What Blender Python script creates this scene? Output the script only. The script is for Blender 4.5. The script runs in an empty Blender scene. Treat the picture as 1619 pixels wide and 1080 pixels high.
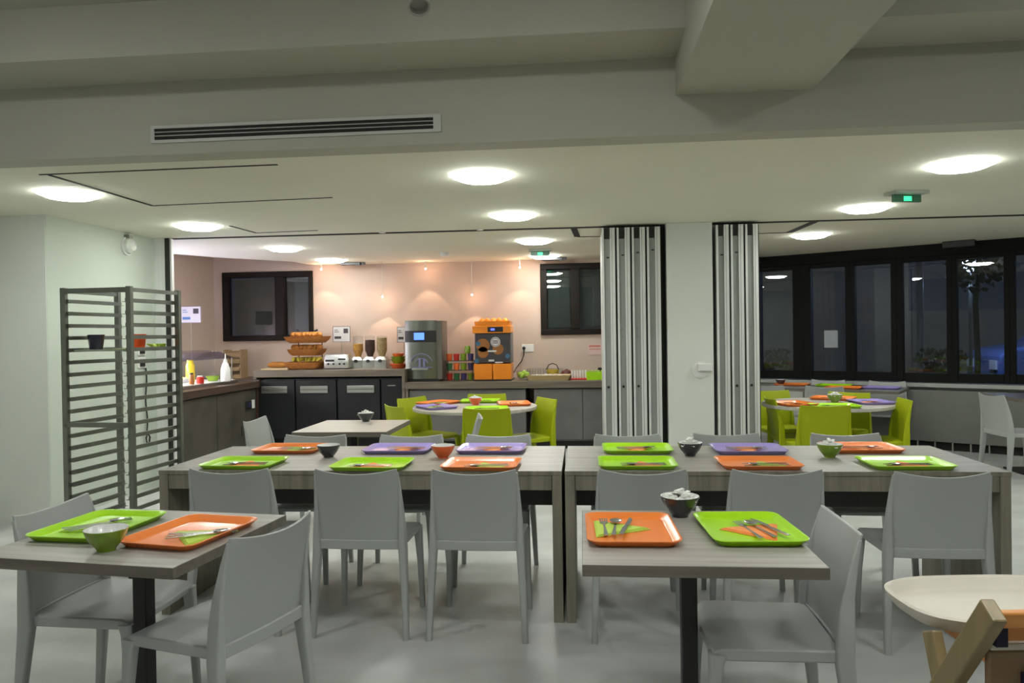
import bpy, bmesh, math, random
from math import sin, cos, pi, radians as R
random.seed(7)
C = bpy.context.scene.collection
SC = bpy.context.scene

# ------------------------------------------------------------------ materials
def mat(name, col, rough=.5, metal=0., bump=0., bscale=40., var=0., vscale=6., spec=.5, coat=0., emit=None, es=0.,
        stretch=(1, 1, 1), trans=0., detail=3.):
    m = bpy.data.materials.new(name); m.use_nodes = True
    nt = m.node_tree; b = nt.nodes['Principled BSDF']
    b.inputs['Base Color'].default_value = (*col, 1)
    b.inputs['Roughness'].default_value = rough
    b.inputs['Metallic'].default_value = metal
    b.inputs['Specular IOR Level'].default_value = spec
    b.inputs['Coat Weight'].default_value = coat
    b.inputs['Coat Roughness'].default_value = .15
    b.inputs['Transmission Weight'].default_value = trans
    if emit:
        b.inputs['Emission Color'].default_value = (*emit, 1); b.inputs['Emission Strength'].default_value = es
    if var or bump:
        tc = nt.nodes.new('ShaderNodeTexCoord'); mp = nt.nodes.new('ShaderNodeMapping')
        mp.inputs['Scale'].default_value = stretch
        nt.links.new(tc.outputs['Object'], mp.inputs['Vector'])
    if var:
        n = nt.nodes.new('ShaderNodeTexNoise'); n.inputs['Scale'].default_value = vscale; n.inputs['Detail'].default_value = detail
        nt.links.new(mp.outputs['Vector'], n.inputs['Vector'])
        r = nt.nodes.new('ShaderNodeValToRGB')
        r.color_ramp.elements[0].position = .3; r.color_ramp.elements[1].position = .7
        r.color_ramp.elements[0].color = (*[c * (1 - var) for c in col], 1)
        r.color_ramp.elements[1].color = (*[min(1, c * (1 + var)) for c in col], 1)
        nt.links.new(n.outputs['Fac'], r.inputs['Fac']); nt.links.new(r.outputs['Color'], b.inputs['Base Color'])
    if bump:
        n2 = nt.nodes.new('ShaderNodeTexNoise'); n2.inputs['Scale'].default_value = bscale; n2.inputs['Detail'].default_value = 4
        nt.links.new(mp.outputs['Vector'], n2.inputs['Vector'])
        bp = nt.nodes.new('ShaderNodeBump'); bp.inputs['Strength'].default_value = bump; bp.inputs['Distance'].default_value = .004
        nt.links.new(n2.outputs['Fac'], bp.inputs['Height']); nt.links.new(bp.outputs['Normal'], b.inputs['Normal'])
    return m

WALL = mat('painted_wall', (.66, .68, .63), .85, bump=.08, bscale=120, var=.015, vscale=2)
PINK = mat('blush_wall', (.535, .425, .355), .8, bump=.08, bscale=120, var=.02, vscale=2)
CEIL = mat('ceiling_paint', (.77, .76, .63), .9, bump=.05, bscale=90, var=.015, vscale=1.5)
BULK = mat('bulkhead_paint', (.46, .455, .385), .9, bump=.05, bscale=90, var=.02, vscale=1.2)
def floor_mat():
    m = mat('resin_floor', (.52, .53, .515), .42, bump=.05, bscale=14, var=.14, vscale=1.7, detail=8, stretch=(1, 1.9, 1))
    return m
FLOOR = floor_mat()
def wood_mat(name, c1, c2, rough=.5, axis=0, sc=14.):
    m = bpy.data.materials.new(name); m.use_nodes = True
    nt = m.node_tree; b = nt.nodes['Principled BSDF']; b.inputs['Roughness'].default_value = rough
    tc = nt.nodes.new('ShaderNodeTexCoord'); mp = nt.nodes.new('ShaderNodeMapping')
    s = [sc, sc, sc]; s[axis] = sc * .06; mp.inputs['Scale'].default_value = s
    n = nt.nodes.new('ShaderNodeTexNoise'); n.inputs['Scale'].default_value = 2.2; n.inputs['Detail'].default_value = 8; n.inputs['Distortion'].default_value = .6
    r = nt.nodes.new('ShaderNodeValToRGB'); r.color_ramp.elements[0].position = .32; r.color_ramp.elements[1].position = .72
    r.color_ramp.elements[0].color = (*c1, 1); r.color_ramp.elements[1].color = (*c2, 1)
    bp = nt.nodes.new('ShaderNodeBump'); bp.inputs['Strength'].default_value = .06; bp.inputs['Distance'].default_value = .003
    L = nt.links.new
    L(tc.outputs['Object'], mp.inputs['Vector']); L(mp.outputs['Vector'], n.inputs['Vector']); L(n.outputs['Fac'], r.inputs['Fac'])
    L(r.outputs['Color'], b.inputs['Base Color']); L(n.outputs['Fac'], bp.inputs['Height']); L(bp.outputs['Normal'], b.inputs['Normal'])
    return m
OAK = wood_mat('grey_oak_laminate', (.29, .272, .240), (.42, .395, .352), .42)
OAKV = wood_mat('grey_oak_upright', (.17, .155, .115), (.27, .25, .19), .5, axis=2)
PALEOAK = wood_mat('pale_oak_laminate', (.42, .39, .35), (.56, .53, .48), .4)
DARKP = mat('dark_panel', (.085, .083, .075), .6, var=.1, vscale=8)
CTOP = wood_mat('brown_worktop_laminate', (.115, .09, .068), (.19, .155, .12), .45)
CTOPD = wood_mat('dark_brown_worktop', (.045, .028, .020), (.08, .05, .036), .4, axis=1)
CABG = mat('grey_cabinet_front', (.125, .122, .118), .55, var=.1, vscale=5)
STONE = mat('mottled_grey_panel', (.055, .05, .038), .6, var=.28, vscale=4, detail=8)
CHAIR = mat('grey_polypropylene', (.40, .415, .405), .42, bump=.03, bscale=300, var=.015, vscale=3)
LIME = mat('lime_polypropylene', (.36, .42, .003), .5, spec=.3, bump=.03, bscale=300, var=.03, vscale=3)
TGREEN = mat('green_tray_plastic', (.42, .80, .01), .28, coat=.25, var=.02)
TORANGE = mat('orange_tray_plastic', (1.0, .26, .05), .28, coat=.25, var=.02)
TPURPLE = mat('lilac_tray_plastic', (.40, .32, .72), .22, coat=.5, var=.02)
NLIME = mat('lime_paper_napkin', (.50, .68, .10), .85, bump=.2, bscale=250, var=.05)
NORANGE = mat('orange_paper_napkin', (.95, .33, .10), .85, bump=.2, bscale=250, var=.05)
STEEL = mat('polished_cutlery_steel', (.62, .62, .62), .18, metal=1, var=.03)
BRUSH = mat('brushed_steel', (.52, .53, .51), .32, metal=1, var=.06, vscale=4, stretch=(1, 1, 30))
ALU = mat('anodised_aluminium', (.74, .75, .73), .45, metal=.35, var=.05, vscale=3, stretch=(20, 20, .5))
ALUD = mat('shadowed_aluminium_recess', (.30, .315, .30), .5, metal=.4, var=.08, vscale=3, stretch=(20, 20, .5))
PANEL = mat('grey_partition_skin', (.46, .47, .455), .55, var=.04, vscale=2)
RACK = mat('rack_metal', (.24, .25, .22), .38, metal=.85, var=.1, vscale=8)
BLACK = mat('black_metal', (.012, .012, .012), .45, var=.1)
BLACKP = mat('black_plastic', (.018, .018, .02), .35, var=.1)
CHAR = mat('charcoal_door', (.014, .015, .017), .45, spec=.3, var=.1, vscale=3)
GASKET = mat('dark_gap', (.02, .019, .017), .8, var=.05)
FRAME = mat('dark_brown_window_frame', (.011, .0075, .0055), .6, spec=.2, var=.12, vscale=5)
FRAMEB = mat('black_window_frame', (.006, .0065, .006), .7, spec=.2, var=.12, vscale=5)
GREYBACK = mat('smoked_blind_fabric', (.085, .088, .085), .8, var=.15, vscale=4)
WHITEC = mat('white_ceramic', (.80, .80, .78), .2, coat=.4, var=.02)
DARKC = mat('charcoal_ceramic', (.035, .035, .042), .25, coat=.4, var=.04)
ORC = mat('orange_ceramic', (.80, .14, .03), .25, coat=.4, var=.03)
GRC = mat('green_ceramic', (.19, .31, .015), .25, coat=.4, var=.03)
WHITE = mat('white_plastic', (.74, .74, .71), .4, var=.015)
CREAM = mat('cream_plastic', (.60, .56, .48), .5, coat=0, var=.02)
BEECH = wood_mat('varnished_beech', (.20, .15, .07), (.30, .225, .11), .4, axis=2, sc=10)
BEECHO = wood_mat('orange_stained_beech', (.55, .22, .05), (.72, .33, .10), .4, axis=0, sc=10)
PLYB = wood_mat('brown_plywood', (.20, .12, .06), (.30, .19, .10), .5, axis=0, sc=6)
LAMP = mat('lit_lamp_diffuser', (.9, .9, .9), .4, emit=(.96, 1.0, .95), es=30, var=.01)
LAMPDIM = mat('soft_lit_lamp_diffuser', (.9, .9, .9), .4, emit=(.97, 1.0, .96), es=33, var=.01)
LAMPRIM = mat('white_lamp_rim', (.8, .8, .78), .4, var=.01)
SUGAR = mat('white_paper_sachets', (.80, .80, .77), .8, bump=.6, bscale=90, var=.1, vscale=60)
RED = mat('red_plastic', (.55, .03, .02), .35, var=.04)
YELLOW = mat('yellow_plastic', (.80, .58, .02), .35, var=.04)
WICKER = mat('golden_wicker', (.36, .13, .02), .7, bump=1.0, bscale=60, var=.35, vscale=30, stretch=(1, 1, 3))
BREAD = mat('golden_bread', (.46, .19, .035), .75, bump=.5, bscale=50, var=.25, vscale=14)
BREADP = mat('pale_bread', (.78, .58, .20), .75, bump=.5, bscale=50, var=.2, vscale=14)
BANANA = mat('banana_skin', (.62, .52, .06), .6, var=.25, vscale=12)
CORN = mat('golden_cereal', (.55, .27, .05), .8, bump=1, bscale=70, var=.35, vscale=45)
CHOC = mat('chocolate_cereal', (.07, .03, .025), .8, bump=1, bscale=70, var=.4, vscale=45)
MUESLI = mat('muesli', (.42, .30, .14), .8, bump=1, bscale=70, var=.35, vscale=45)
ORANGEP = mat('orange_machine_plastic', (.85, .26, .02), .3, coat=.3, var=.03)
ORFRUIT = mat('orange_peel', (.90, .33, .03), .5, bump=.4, bscale=120, var=.06)
GREENDK = mat('dark_green_plastic', (.03, .14, .05), .35, var=.05)
GREENFR = mat('green_apple_skin', (.35, .50, .05), .4, var=.15, vscale=10)
PURPC = mat('purple_ceramic', (.06, .04, .14), .25, coat=.4, var=.03)
NAVY = mat('navy_ceramic', (.022, .022, .045), .25, coat=.4, var=.03)
PAPERW = mat('printed_white_card', (.62, .60, .60), .6, var=.02)
INKD = mat('dark_print', (.06, .05, .06), .7, var=.1)
INKB = mat('blue_print', (.10, .20, .42), .7, var=.1)
INKR = mat('red_print', (.55, .16, .12), .7, var=.1)
SCREEN = mat('lit_blue_screen', (.02, .03, .1), .2, emit=(.10, .24, 1.0), es=1.5, var=.02)
SCREENB = mat('lit_violet_display', (.02, .02, .1), .2, emit=(.10, .14, 1.0), es=1.6, var=.02)
EXITG = mat('lit_green_pictogram', (.01, .1, .05), .3, emit=(.05, .9, .35), es=1.2, var=.02)
HALO = mat('lit_halogen_bulb', (1, .9, .8), .3, emit=(1., .62, .38), es=90, var=.01)
CASELIT = mat('lit_display_tube', (1, 1, 1), .3, emit=(1., .97, .93), es=130, var=.01)
ASPH = mat('wet_asphalt', (.05, .05, .055), .7, var=.3, vscale=3)
RENDERW = mat('grey_rendered_facade', (.22, .21, .20), .8, var=.15, vscale=1)
LITWIN = mat('lit_far_window', (.5, .5, .45), .5, emit=(1., .95, .85), es=.20, var=.1)
VANP = mat('blue_van_paint', (.10, .17, .42), .3, coat=.6, var=.05)
RUBBER = mat('tyre_rubber', (.02, .02, .02), .8, var=.1)
LEAF = mat('dark_tree_leaves', (.03, .05, .025), .8, var=.4, vscale=6)
BARK = mat('tree_bark', (.06, .05, .04), .9, bump=.8, bscale=20, var=.3, vscale=8)
TERRA = mat('grey_planter', (.22, .20, .19), .8, var=.1)
STRAP = mat('dark_webbing', (.015, .012, .04), .7, var=.1)

def glass_thin(name, tint=(.9, .95, .93), refl=.12, rough=.0):
    m = bpy.data.materials.new(name); m.use_nodes = True; nt = m.node_tree
    for n in list(nt.nodes): nt.nodes.remove(n)
    o = nt.nodes.new('ShaderNodeOutputMaterial'); mx = nt.nodes.new('ShaderNodeMixShader')
    t = nt.nodes.new('ShaderNodeBsdfTransparent'); t.inputs[0].default_value = (*tint, 1)
    g = nt.nodes.new('ShaderNodeBsdfGlossy'); g.inputs['Roughness'].default_value = rough
    f = nt.nodes.new('ShaderNodeLayerWeight'); f.inputs['Blend'].default_value = .5
    pw = nt.nodes.new('ShaderNodeMath'); pw.operation = 'POWER'; pw.inputs[1].default_value = 4.0
    a = nt.nodes.new('ShaderNodeMath'); a.operation = 'MULTIPLY_ADD'; a.inputs[1].default_value = .6; a.inputs[2].default_value = refl
    L = nt.links.new
    L(f.outputs['Facing'], pw.inputs[0]); L(pw.outputs[0], a.inputs[0]); L(a.outputs[0], mx.inputs[0]); L(t.outputs[0], mx.inputs[1]); L(g.outputs[0], mx.inputs[2]); L(mx.outputs[0], o.inputs[0])
    return m
GLASS = glass_thin('window_glass', (.72, .76, .76), .06)
CLEAR = glass_thin('clear_acrylic', (.93, .95, .95), .03)

# ------------------------------------------------------------------ mesh builder
class MB:
    def __init__(s): s.v = []; s.f = []; s.m = []
    def add(s, vs, fs, mi=0, M=None):
        k = len(s.v)
        for p in vs:
            if M: p = M(p)
            s.v.append(tuple(p))
        for f in fs: s.f.append([i + k for i in f]); s.m.append(mi)
        return s
    def box(s, x0, x1, y0, y1, z0, z1, mi=0, M=None):
        vs = [(x0, y0, z0), (x1, y0, z0), (x1, y1, z0), (x0, y1, z0), (x0, y0, z1), (x1, y0, z1), (x1, y1, z1), (x0, y1, z1)]
        return s.add(vs, [(0, 3, 2, 1), (4, 5, 6, 7), (0, 1, 5, 4), (1, 2, 6, 5), (2, 3, 7, 6), (3, 0, 4, 7)], mi, M)
    def loft(s, rings, mi=0, cap0=True, cap1=True, M=None):
        n = len(rings[0]); vs = [p for r in rings for p in r]; fs = []
        for i in range(len(rings) - 1):
            for j in range(n):
                a = i * n + j; b = i * n + (j + 1) % n
                fs.append((a, b, b + n, a + n))
        if cap0: fs.append(tuple(reversed(range(n))))
        if cap1: fs.append(tuple(range((len(rings) - 1) * n, len(rings) * n)))
        return s.add(vs, fs, mi, M)
    def lathe(s, prof, n=32, cx=0, cy=0, mi=0, M=None, cap0=True, cap1=True):
        rings = [[(cx + r * cos(2 * pi * k / n), cy + r * sin(2 * pi * k / n), z) for k in range(n)] for r, z in prof]
        return s.loft(rings, mi, cap0, cap1, M)
    def prism(s, pts, z0, z1, mi=0, M=None):
        return s.loft([[(x, y, z0) for x, y in pts], [(x, y, z1) for x, y in pts]], mi, M=M)
    def tube(s, path, r, n=8, mi=0, M=None):
        rings = []
        for i, p in enumerate(path):
            a = path[max(0, i - 1)]; b = path[min(len(path) - 1, i + 1)]
            t = [b[k] - a[k] for k in range(3)]; L = math.sqrt(sum(q * q for q in t)) or 1; t = [q / L for q in t]
            u = (0, 0, 1) if abs(t[2]) < .9 else (1, 0, 0)
            x = [t[1] * u[2] - t[2] * u[1], t[2] * u[0] - t[0] * u[2], t[0] * u[1] - t[1] * u[0]]
            L = math.sqrt(sum(q * q for q in x)); x = [q / L for q in x]
            y = [t[1] * x[2] - t[2] * x[1], t[2] * x[0] - t[0] * x[2], t[0] * x[1] - t[1] * x[0]]
            rr = r[i] if isinstance(r, (list, tuple)) else r
            rings.append([tuple(p[k] + rr * (cos(2 * pi * j / n) * x[k] + sin(2 * pi * j / n) * y[k]) for k in range(3)) for j in range(n)])
        return s.loft(rings, mi, M=M)
    def bar(s, a, b, w, t, mi=0, M=None, up=(0, 0, 1)):
        """rectangular bar from a to b; w sideways, t along 'up'"""
        d = [b[k] - a[k] for k in range(3)]; L = math.sqrt(sum(q * q for q in d)); d = [q / L for q in d]
        x = [d[1] * up[2] - d[2] * up[1], d[2] * up[0] - d[0] * up[2], d[0] * up[1] - d[1] * up[0]]
        L = math.sqrt(sum(q * q for q in x)); x = [q / L for q in x]
        y = [d[1] * x[2] - d[2] * x[1], d[2] * x[0] - d[0] * x[2], d[0] * x[1] - d[1] * x[0]]
        rg = []
        for p in (a, b):
            rg.append([tuple(p[k] + sx * w / 2 * x[k] + sy * t / 2 * y[k] for k in range(3)) for sx, sy in ((-1, -1), (1, -1), (1, 1), (-1, 1))])
        return s.loft(rg, mi, M=M)
    def sph(s, c, r, mi=0, n=14, sz=1., M=None):
        pr = [(max(1e-4, r * sin(pi * k / n)), c[2] - r * sz * cos(pi * k / n)) for k in range(n + 1)]
        return s.lathe(pr, n + 4, c[0], c[1], mi, M)
    def build(s, name, m, parent=None, loc=(0, 0, 0), rz=0., smooth=True, bevel=0., seg=2, angle=35, rot=None):
        me = bpy.data.meshes.new(name); me.from_pydata(s.v, [], s.f)
        for mm in (m if isinstance(m, (list, tuple)) else [m]): me.materials.append(mm)
        for p, i in zip(me.polygons, s.m): p.material_index = i
        bm = bmesh.new(); bm.from_mesh(me); bmesh.ops.recalc_face_normals(bm, faces=bm.faces); bm.to_mesh(me); bm.free()
        if smooth:
            me.shade_smooth(); me.set_sharp_from_angle(angle=R(angle))
        o = bpy.data.objects.new(name, me); C.objects.link(o)
        o.location = loc; o.rotation_euler = rot or (0, 0, rz)
        if parent: o.parent = parent
        if bevel:
            b = o.modifiers.new('soft_edge', 'BEVEL'); b.width = bevel; b.segments = seg; b.limit_method = 'ANGLE'; b.angle_limit = R(40)
            b.harden_normals = False
        return o
def BX(*a): return MB().box(*a)
def rrect(hx, hy, r, z, n=5, cx=0, cy=0):
    pts = []
    for q, (sx, sy) in enumerate(((1, 1), (-1, 1), (-1, -1), (1, -1))):
        for k in range(n + 1):
            a = q * pi / 2 + k * pi / 2 / n
            pts.append((cx + sx * (hx - r) + r * cos(a), cy + sy * (hy - r) + r * sin(a), z))
    return pts
def tag(o, label, cat, group=None):
    o['label'] = label; o['category'] = cat
    if group: o['group'] = group
    return o
def thing(name, label, cat, loc=(0, 0, 0), rz=0., group=None):
    o = bpy.data.objects.new(name, None); C.objects.link(o); o.location = loc; o.rotation_euler = (0, 0, rz)
    o.empty_display_size = .1
    return tag(o, label, cat, group)
def struct(o, label=None):
    o['kind'] = 'structure'
    if label: o['label'] = label
    return o
KIDS = {}
def copy_tree(o, parent=None):
    c = o.copy(); C.objects.link(c)
    if parent: c.parent = parent
    for ch in [x for x in C.objects if x.parent == o]: copy_tree(ch, c)
    return c
def place(proto, used, loc, rz, label, group=None):
    o = proto if not used.get(proto.name) else copy_tree(proto)
    used[proto.name] = True
    o.location = loc; o.rotation_euler = (0, 0, rz); o['label'] = label
    if group: o['group'] = group
    return o
USED = {}

# ------------------------------------------------------------------ room shell
HC = 2.414       # low ceiling
WD = (.837, -.547); WN = (-.547, -.837)   # direction of slanted window wall; WN points into the room
WP = (2.6, 10.25)
def WW(t, off=0.): return (WP[0] + t * WD[0] + off * WN[0], WP[1] + t * WD[1] + off * WN[1])
fp = MB(); fp.box(-8, 8, -3, 12.5, -.12, 0)
struct(fp.build('floor', FLOOR, smooth=False))
# front room: upper ceiling, riser, strip, bulkhead
HU = 3.06
cb = MB()
cb.box(-8, 8, -3, 3.45, HU, HU + .15)
cb.box(-8, 8, 3.45, 3.82, 2.80, HU + .15)
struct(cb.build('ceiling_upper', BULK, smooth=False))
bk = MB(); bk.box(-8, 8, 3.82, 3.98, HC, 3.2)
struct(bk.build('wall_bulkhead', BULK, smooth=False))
# diagonal boxed duct under the upper ceiling
du = MB()
du.box(.485, 1.15, .2, 3.82, 2.61, 3.06)
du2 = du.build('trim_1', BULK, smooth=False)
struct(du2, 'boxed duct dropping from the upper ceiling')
ds = MB(); ds.bar((.475, 3.81, 2.62), (.44, 3.81, 2.79), .03, .02)
# low ceiling polygon with its stepped edge by the back wall
lc = MB()
lc.prism([(-8, 3.98), (8, 3.98), (8, 6.55), (4.6, 8.95), (2.05, 10.62), (1.6, 10.9), (1.3, 10.2), (-3.4, 10.2), (-3.66, 9.95), (-3.72, 9.45), (-4.41, 8.71), (-4.76, 8.13), (-5.3, 7.3), (-8, 7.05)], HC, HC + .07)
struct(lc.build('ceiling', CEIL, smooth=False))
lh = MB(); lh.box(-8, -2.8, 7.1, 10.4, 2.72, 2.8)
struct(lh.build('ceiling_raised', CEIL, smooth=False))
# walls
wl = MB(); wl.box(-4.3, -4.15, 5.485, 7.0, 0, HC + .02)
struct(BX(-8, -4.153, 5.478, 5.58, 0, HC + .02).build('wall_left_front', WALL, smooth=False))
struct(wl.build('wall_left', mat('dimmed_wall_paint', (.50, .55, .475), .85, bump=.08, bscale=120, var=.015, vscale=2), smooth=False))  # same wall paint, weaker light put into a darker, greener colour
struct(BX(-4.85, -4.7, -3, 5.5, 0, 3.2).build('wall_left_near', WALL, smooth=False))
struct(BX(-5.25, -4.15, 7.0, 7.12, 0, HC + .35).build('wall_left_return', WALL, smooth=False))
struct(BX(-5.24, -5.09, 7.1, 10.0, 0, 2.8).build('wall_left_far', PINK, smooth=False))
struct(BX(7.0, 7.15, -3, 7.5, 0, 3.2).build('wall_right', WALL, smooth=False))
struct(BX(-8, 8, -3.1, -3, 0, 3.2).build('wall_behind', WALL, smooth=False))
# back wall with two openings
def wall_holes(x0, x1, y0, y1, z0, z1, holes, m, name):
    w = MB(); holes = sorted(holes); x = x0
    for a, b, c, d in holes:
        w.box(x, a, y0, y1, z0, z1); w.box(a, b, y0, y1, z0, c); w.box(a, b, y0, y1, d, z1); x = b
    w.box(x, x1, y0, y1, z0, z1)
    return struct(w.build(name, m, smooth=False))
W1 = (-4.957, -3.665, 1.39, 2.342); W2 = (-.54, .43, 1.412, 2.36)
wall_holes(-5.24, 1.3, 10.0, 10.15, 0, 2.8, [W1, W2], PINK, 'wall_back')
struct(BX(1.3, 1.45, 10.0, 11.3, 0, 2.6).build('wall_back_return', WALL, smooth=False))
# night blinds / frames of the two back windows
def back_window(n, W, splits, strips):
    x0, x1, z0, z1 = W
    f = MB(); y0, y1 = 9.97, 10.08
    f.box(x0, x1, y0, y1, z0, z0 + .075); f.box(x0, x1, y0, y1, z1 - .075, z1)
    f.box(x0, x0 + .085, y0, y1, z0 + .075, z1 - .075); f.box(x1 - .06, x1, y0, y1, z0 + .075, z1 - .075)
    for a, b in splits: f.box(a, b, y0 - .01, y1, z0 + .075, z1 - .075)
    o = struct(f.build('window_%d' % n, FRAME, smooth=False, bevel=.006))
    g = MB(); g.box(x0 + .06, x1 - .04, 10.03, 10.034, z0 + .06, z1 - .06)
    g.build('glass_pane', GLASS, o, smooth=False)
    k = MB()
    for a, b in strips: k.box(a, b, 10.045, 10.06, z0 + .1, z1 - .1)
    k.build('blind', GREYBACK, o, smooth=False)
    return o
back_window(1, W1, [(-4.20, -4.07)], [(-4.80, -4.2), (-4.06, -3.75)])
back_window(2, W2, [(-.14, -.02)], [(-.44, -.15), (0.0, .36)])
# column
struct(BX(.775, 1.185, 6.9, 7.35, 0, HC).build('wall_column', WALL, smooth=False, bevel=.004))
# slanted window wall: low wall, sill, convector, bays
def wbox(mb, t0, t1, o0, o1, z0, z1, mi=0):
    pts = [WW(t0, o0), WW(t1, o0), WW(t1, o1), WW(t0, o1)]
    mb.loft([[(*p, z0) for p in pts], [(*p, z1) for p in pts]], mi)
lw = MB(); wbox(lw, -1.45, 5.3, -.12, 0, 0, .78)
struct(lw.build('wall_window_side', WALL, smooth=False))
hd = MB(); wbox(hd, -1.45, 5.3, -.12, .015, 2.27, HC + .05)
struct(hd.build('trim_2', FRAMEB, smooth=False), 'black header above the ribbon windows')
sl = MB(); wbox(sl, -1.45, 5.3, -.02, .13, .735, .78)
struct(sl.build('trim_3', mat('grey_sill', (.42, .43, .41), .5, var=.03), smooth=False, bevel=.004), 'grey window sill running under the ribbon windows')
bays = [(-1.3, -.80), (-.74, -.28), (-.22, .21), (.44, .86), (.97, 1.38), (1.51, 1.97), (2.08, 2.53), (2.64, 3.1), (3.22, 3.68), (3.8, 4.3), (4.4, 5.0)]
for i, (a, b) in enumerate(bays):
    pa = bays[i - 1][1] if i else a - .1; nb = bays[i + 1][0] if i < len(bays) - 1 else b + .1
    L0 = (pa + a) / 2; R0 = (b + nb) / 2
    f = MB()
    wbox(f, L0, a, -.06, .04, .79, 2.27); wbox(f, b, R0, -.06, .04, .79, 2.27)
    wbox(f, a, b, -.06, .03, .79, .895); wbox(f, a, b, -.06, .03, 2.22, 2.27)
    fo = struct(f.build('window_%d' % (i + 3), FRAMEB, smooth=False, bevel=.004))
    g = MB(); wbox(g, a - .01, b + .01, -.02, -.016, .88, 2.23); g.build('glass_pane', GLASS, fo, smooth=False)
# convector casing with feet
cv = thing('convector_heater', 'long low grey convector casing on small feet under the ribbon windows', 'heater', (*WW(.6, .07), 0))
def rel(mb, o):
    ox, oy, oz = o.location; mb.v = [(x - ox, y - oy, z - oz) for x, y, z in mb.v]; return mb
c = MB(); wbox(c, .35, 4.9, .005, .115, .10, .70); rel(c, cv).build('casing', mat('convector_grey', (.19, .195, .175), .5, var=.04), cv, smooth=False, bevel=.006)
for k in range(26):
    c = MB(); wbox(c, .4 + k * .18, .415 + k * .18, .03, .09, 0, .10)
    rel(c, cv).build('foot', BRUSH, cv, smooth=False)
c = MB(); wbox(c, .4, 4.85, .02, .05, .0, .085); rel(c, cv).build('plinth', GASKET, cv, smooth=False)
# partition left jamb, overhead track, parking tracks, ceiling shadow gaps
jb = MB(); jb.box(-4.15, -4.03, 6.96, 7.02, 0, HC, 0); jb.box(-4.03, -3.99, 6.95, 7.03, 0, HC, 1); jb.box(-3.99, -3.97, 6.97, 7.01, 0, HC, 0)
struct(jb.build('trim_4', [ALU, GASKET], smooth=False, bevel=.002), 'aluminium wall jamb of the folding partition')
tk = MB(); tk.box(-4.0, 7.0, 6.98, 7.03, HC - .008, HC + .01, 0)
struct(tk.build('trim_5', GASKET, smooth=False), 'ceiling track line of the folding partition')
def groove(mb, a, b, w=.02): mb.bar((*a, HC - .001), (*b, HC - .001), w, .006)
gr = MB()
for a, b, w in [((-3.18, 4.16), (-1.71, 4.13), .014), ((-3.13, 4.18), (-3.13, 5.25), .022), ((-3.13, 5.25), (-1.74, 5.16), .012), ((-3.05, 6.3), (-3.02, 6.77), .02), ((-3.02, 6.77), (-2.41, 6.72), .014)]:
    groove(gr, a, b, w)
struct(gr.build('trim_6', GASKET, smooth=False), 'shadow gaps around the ceiling access panels')
pk = MB()
for a, b, w in [((-.06, 7.03), (-.03, 7.67), .06), ((-.03, 7.69), (.23, 7.71), .03), ((2.13, 7.03), (2.10, 7.80), .07), ((2.1, 7.80), (1.62, 7.81), .03)]:
    groove(pk, a, b, w)
struct(pk.build('trim_7', GASKET, smooth=False), 'parking tracks of the folding partition')

# ------------------------------------------------------------------ folding partition stacks
def partition(x0, x1, n, label, knobs):
    t = thing('folding_partition', label, 'partition', ((x0 + x1) / 2, 6.9, 0))
    w = (x1 - x0) / n; cx = (x0 + x1) / 2
    for i in range(n):
        a = x0 + i * w - cx; b = a + w
        p = MB()
        p.box(a + .006, b - .006, .02, .76, .02, HC - .03, 0)                 # panel body
        p.box(a + .002, a + .020, -.012, .03, .02, HC - .03, 1)
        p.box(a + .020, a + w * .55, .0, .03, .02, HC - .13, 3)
        p.box(a + .020, a + w * .50, -.002, .028, HC - .13, HC - .03, 2)
        p.box(a + w * .55, b - .016, -.016, .03, .02, HC - .03, 1)
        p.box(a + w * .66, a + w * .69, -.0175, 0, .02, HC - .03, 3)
        p.box(b - .016, b - .004, .004, .03, .02, HC - .03, 2)
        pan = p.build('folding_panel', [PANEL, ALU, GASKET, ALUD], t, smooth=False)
        if knobs[i]:
            MB().lathe([(.001, 0), (.012, 0), (.012, .006), (.001, .006)], 14).build('lock_socket', BLACKP, pan, loc=(a + w * .34, -.001, .93 + .004 * i), rot=(R(90), 0, 0))
        for zz in (1.39, 1.46):
            MB().lathe([(.001, 0), (.006, 0), (.006, .003), (.001, .003)], 10).build('screw', RACK, pan, loc=(a + w * .33, -.001, zz), rot=(R(90), 0, 0))
        if i < n - 1 or n == 4:
            BX(-.012, .012, -.006, 0, -.006, .006).build('catch', BLACKP, pan, loc=(a + w * .4, -.001, HC - .30 + .02 * i), smooth=False)
    return t
partition(.193, .735, 4, 'stack of folded aluminium partition panels left of the white column', (1, 1, 1, 0))
partition(1.215, 1.60, 3, 'stack of folded aluminium partition panels right of the white column', (0, 1, 1))
struct(BX(.735, .775, 6.99, 7.3, 0, HC - .01).build('trim_8', GASKET, smooth=False), 'dark gap between partition stack and column')

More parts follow.
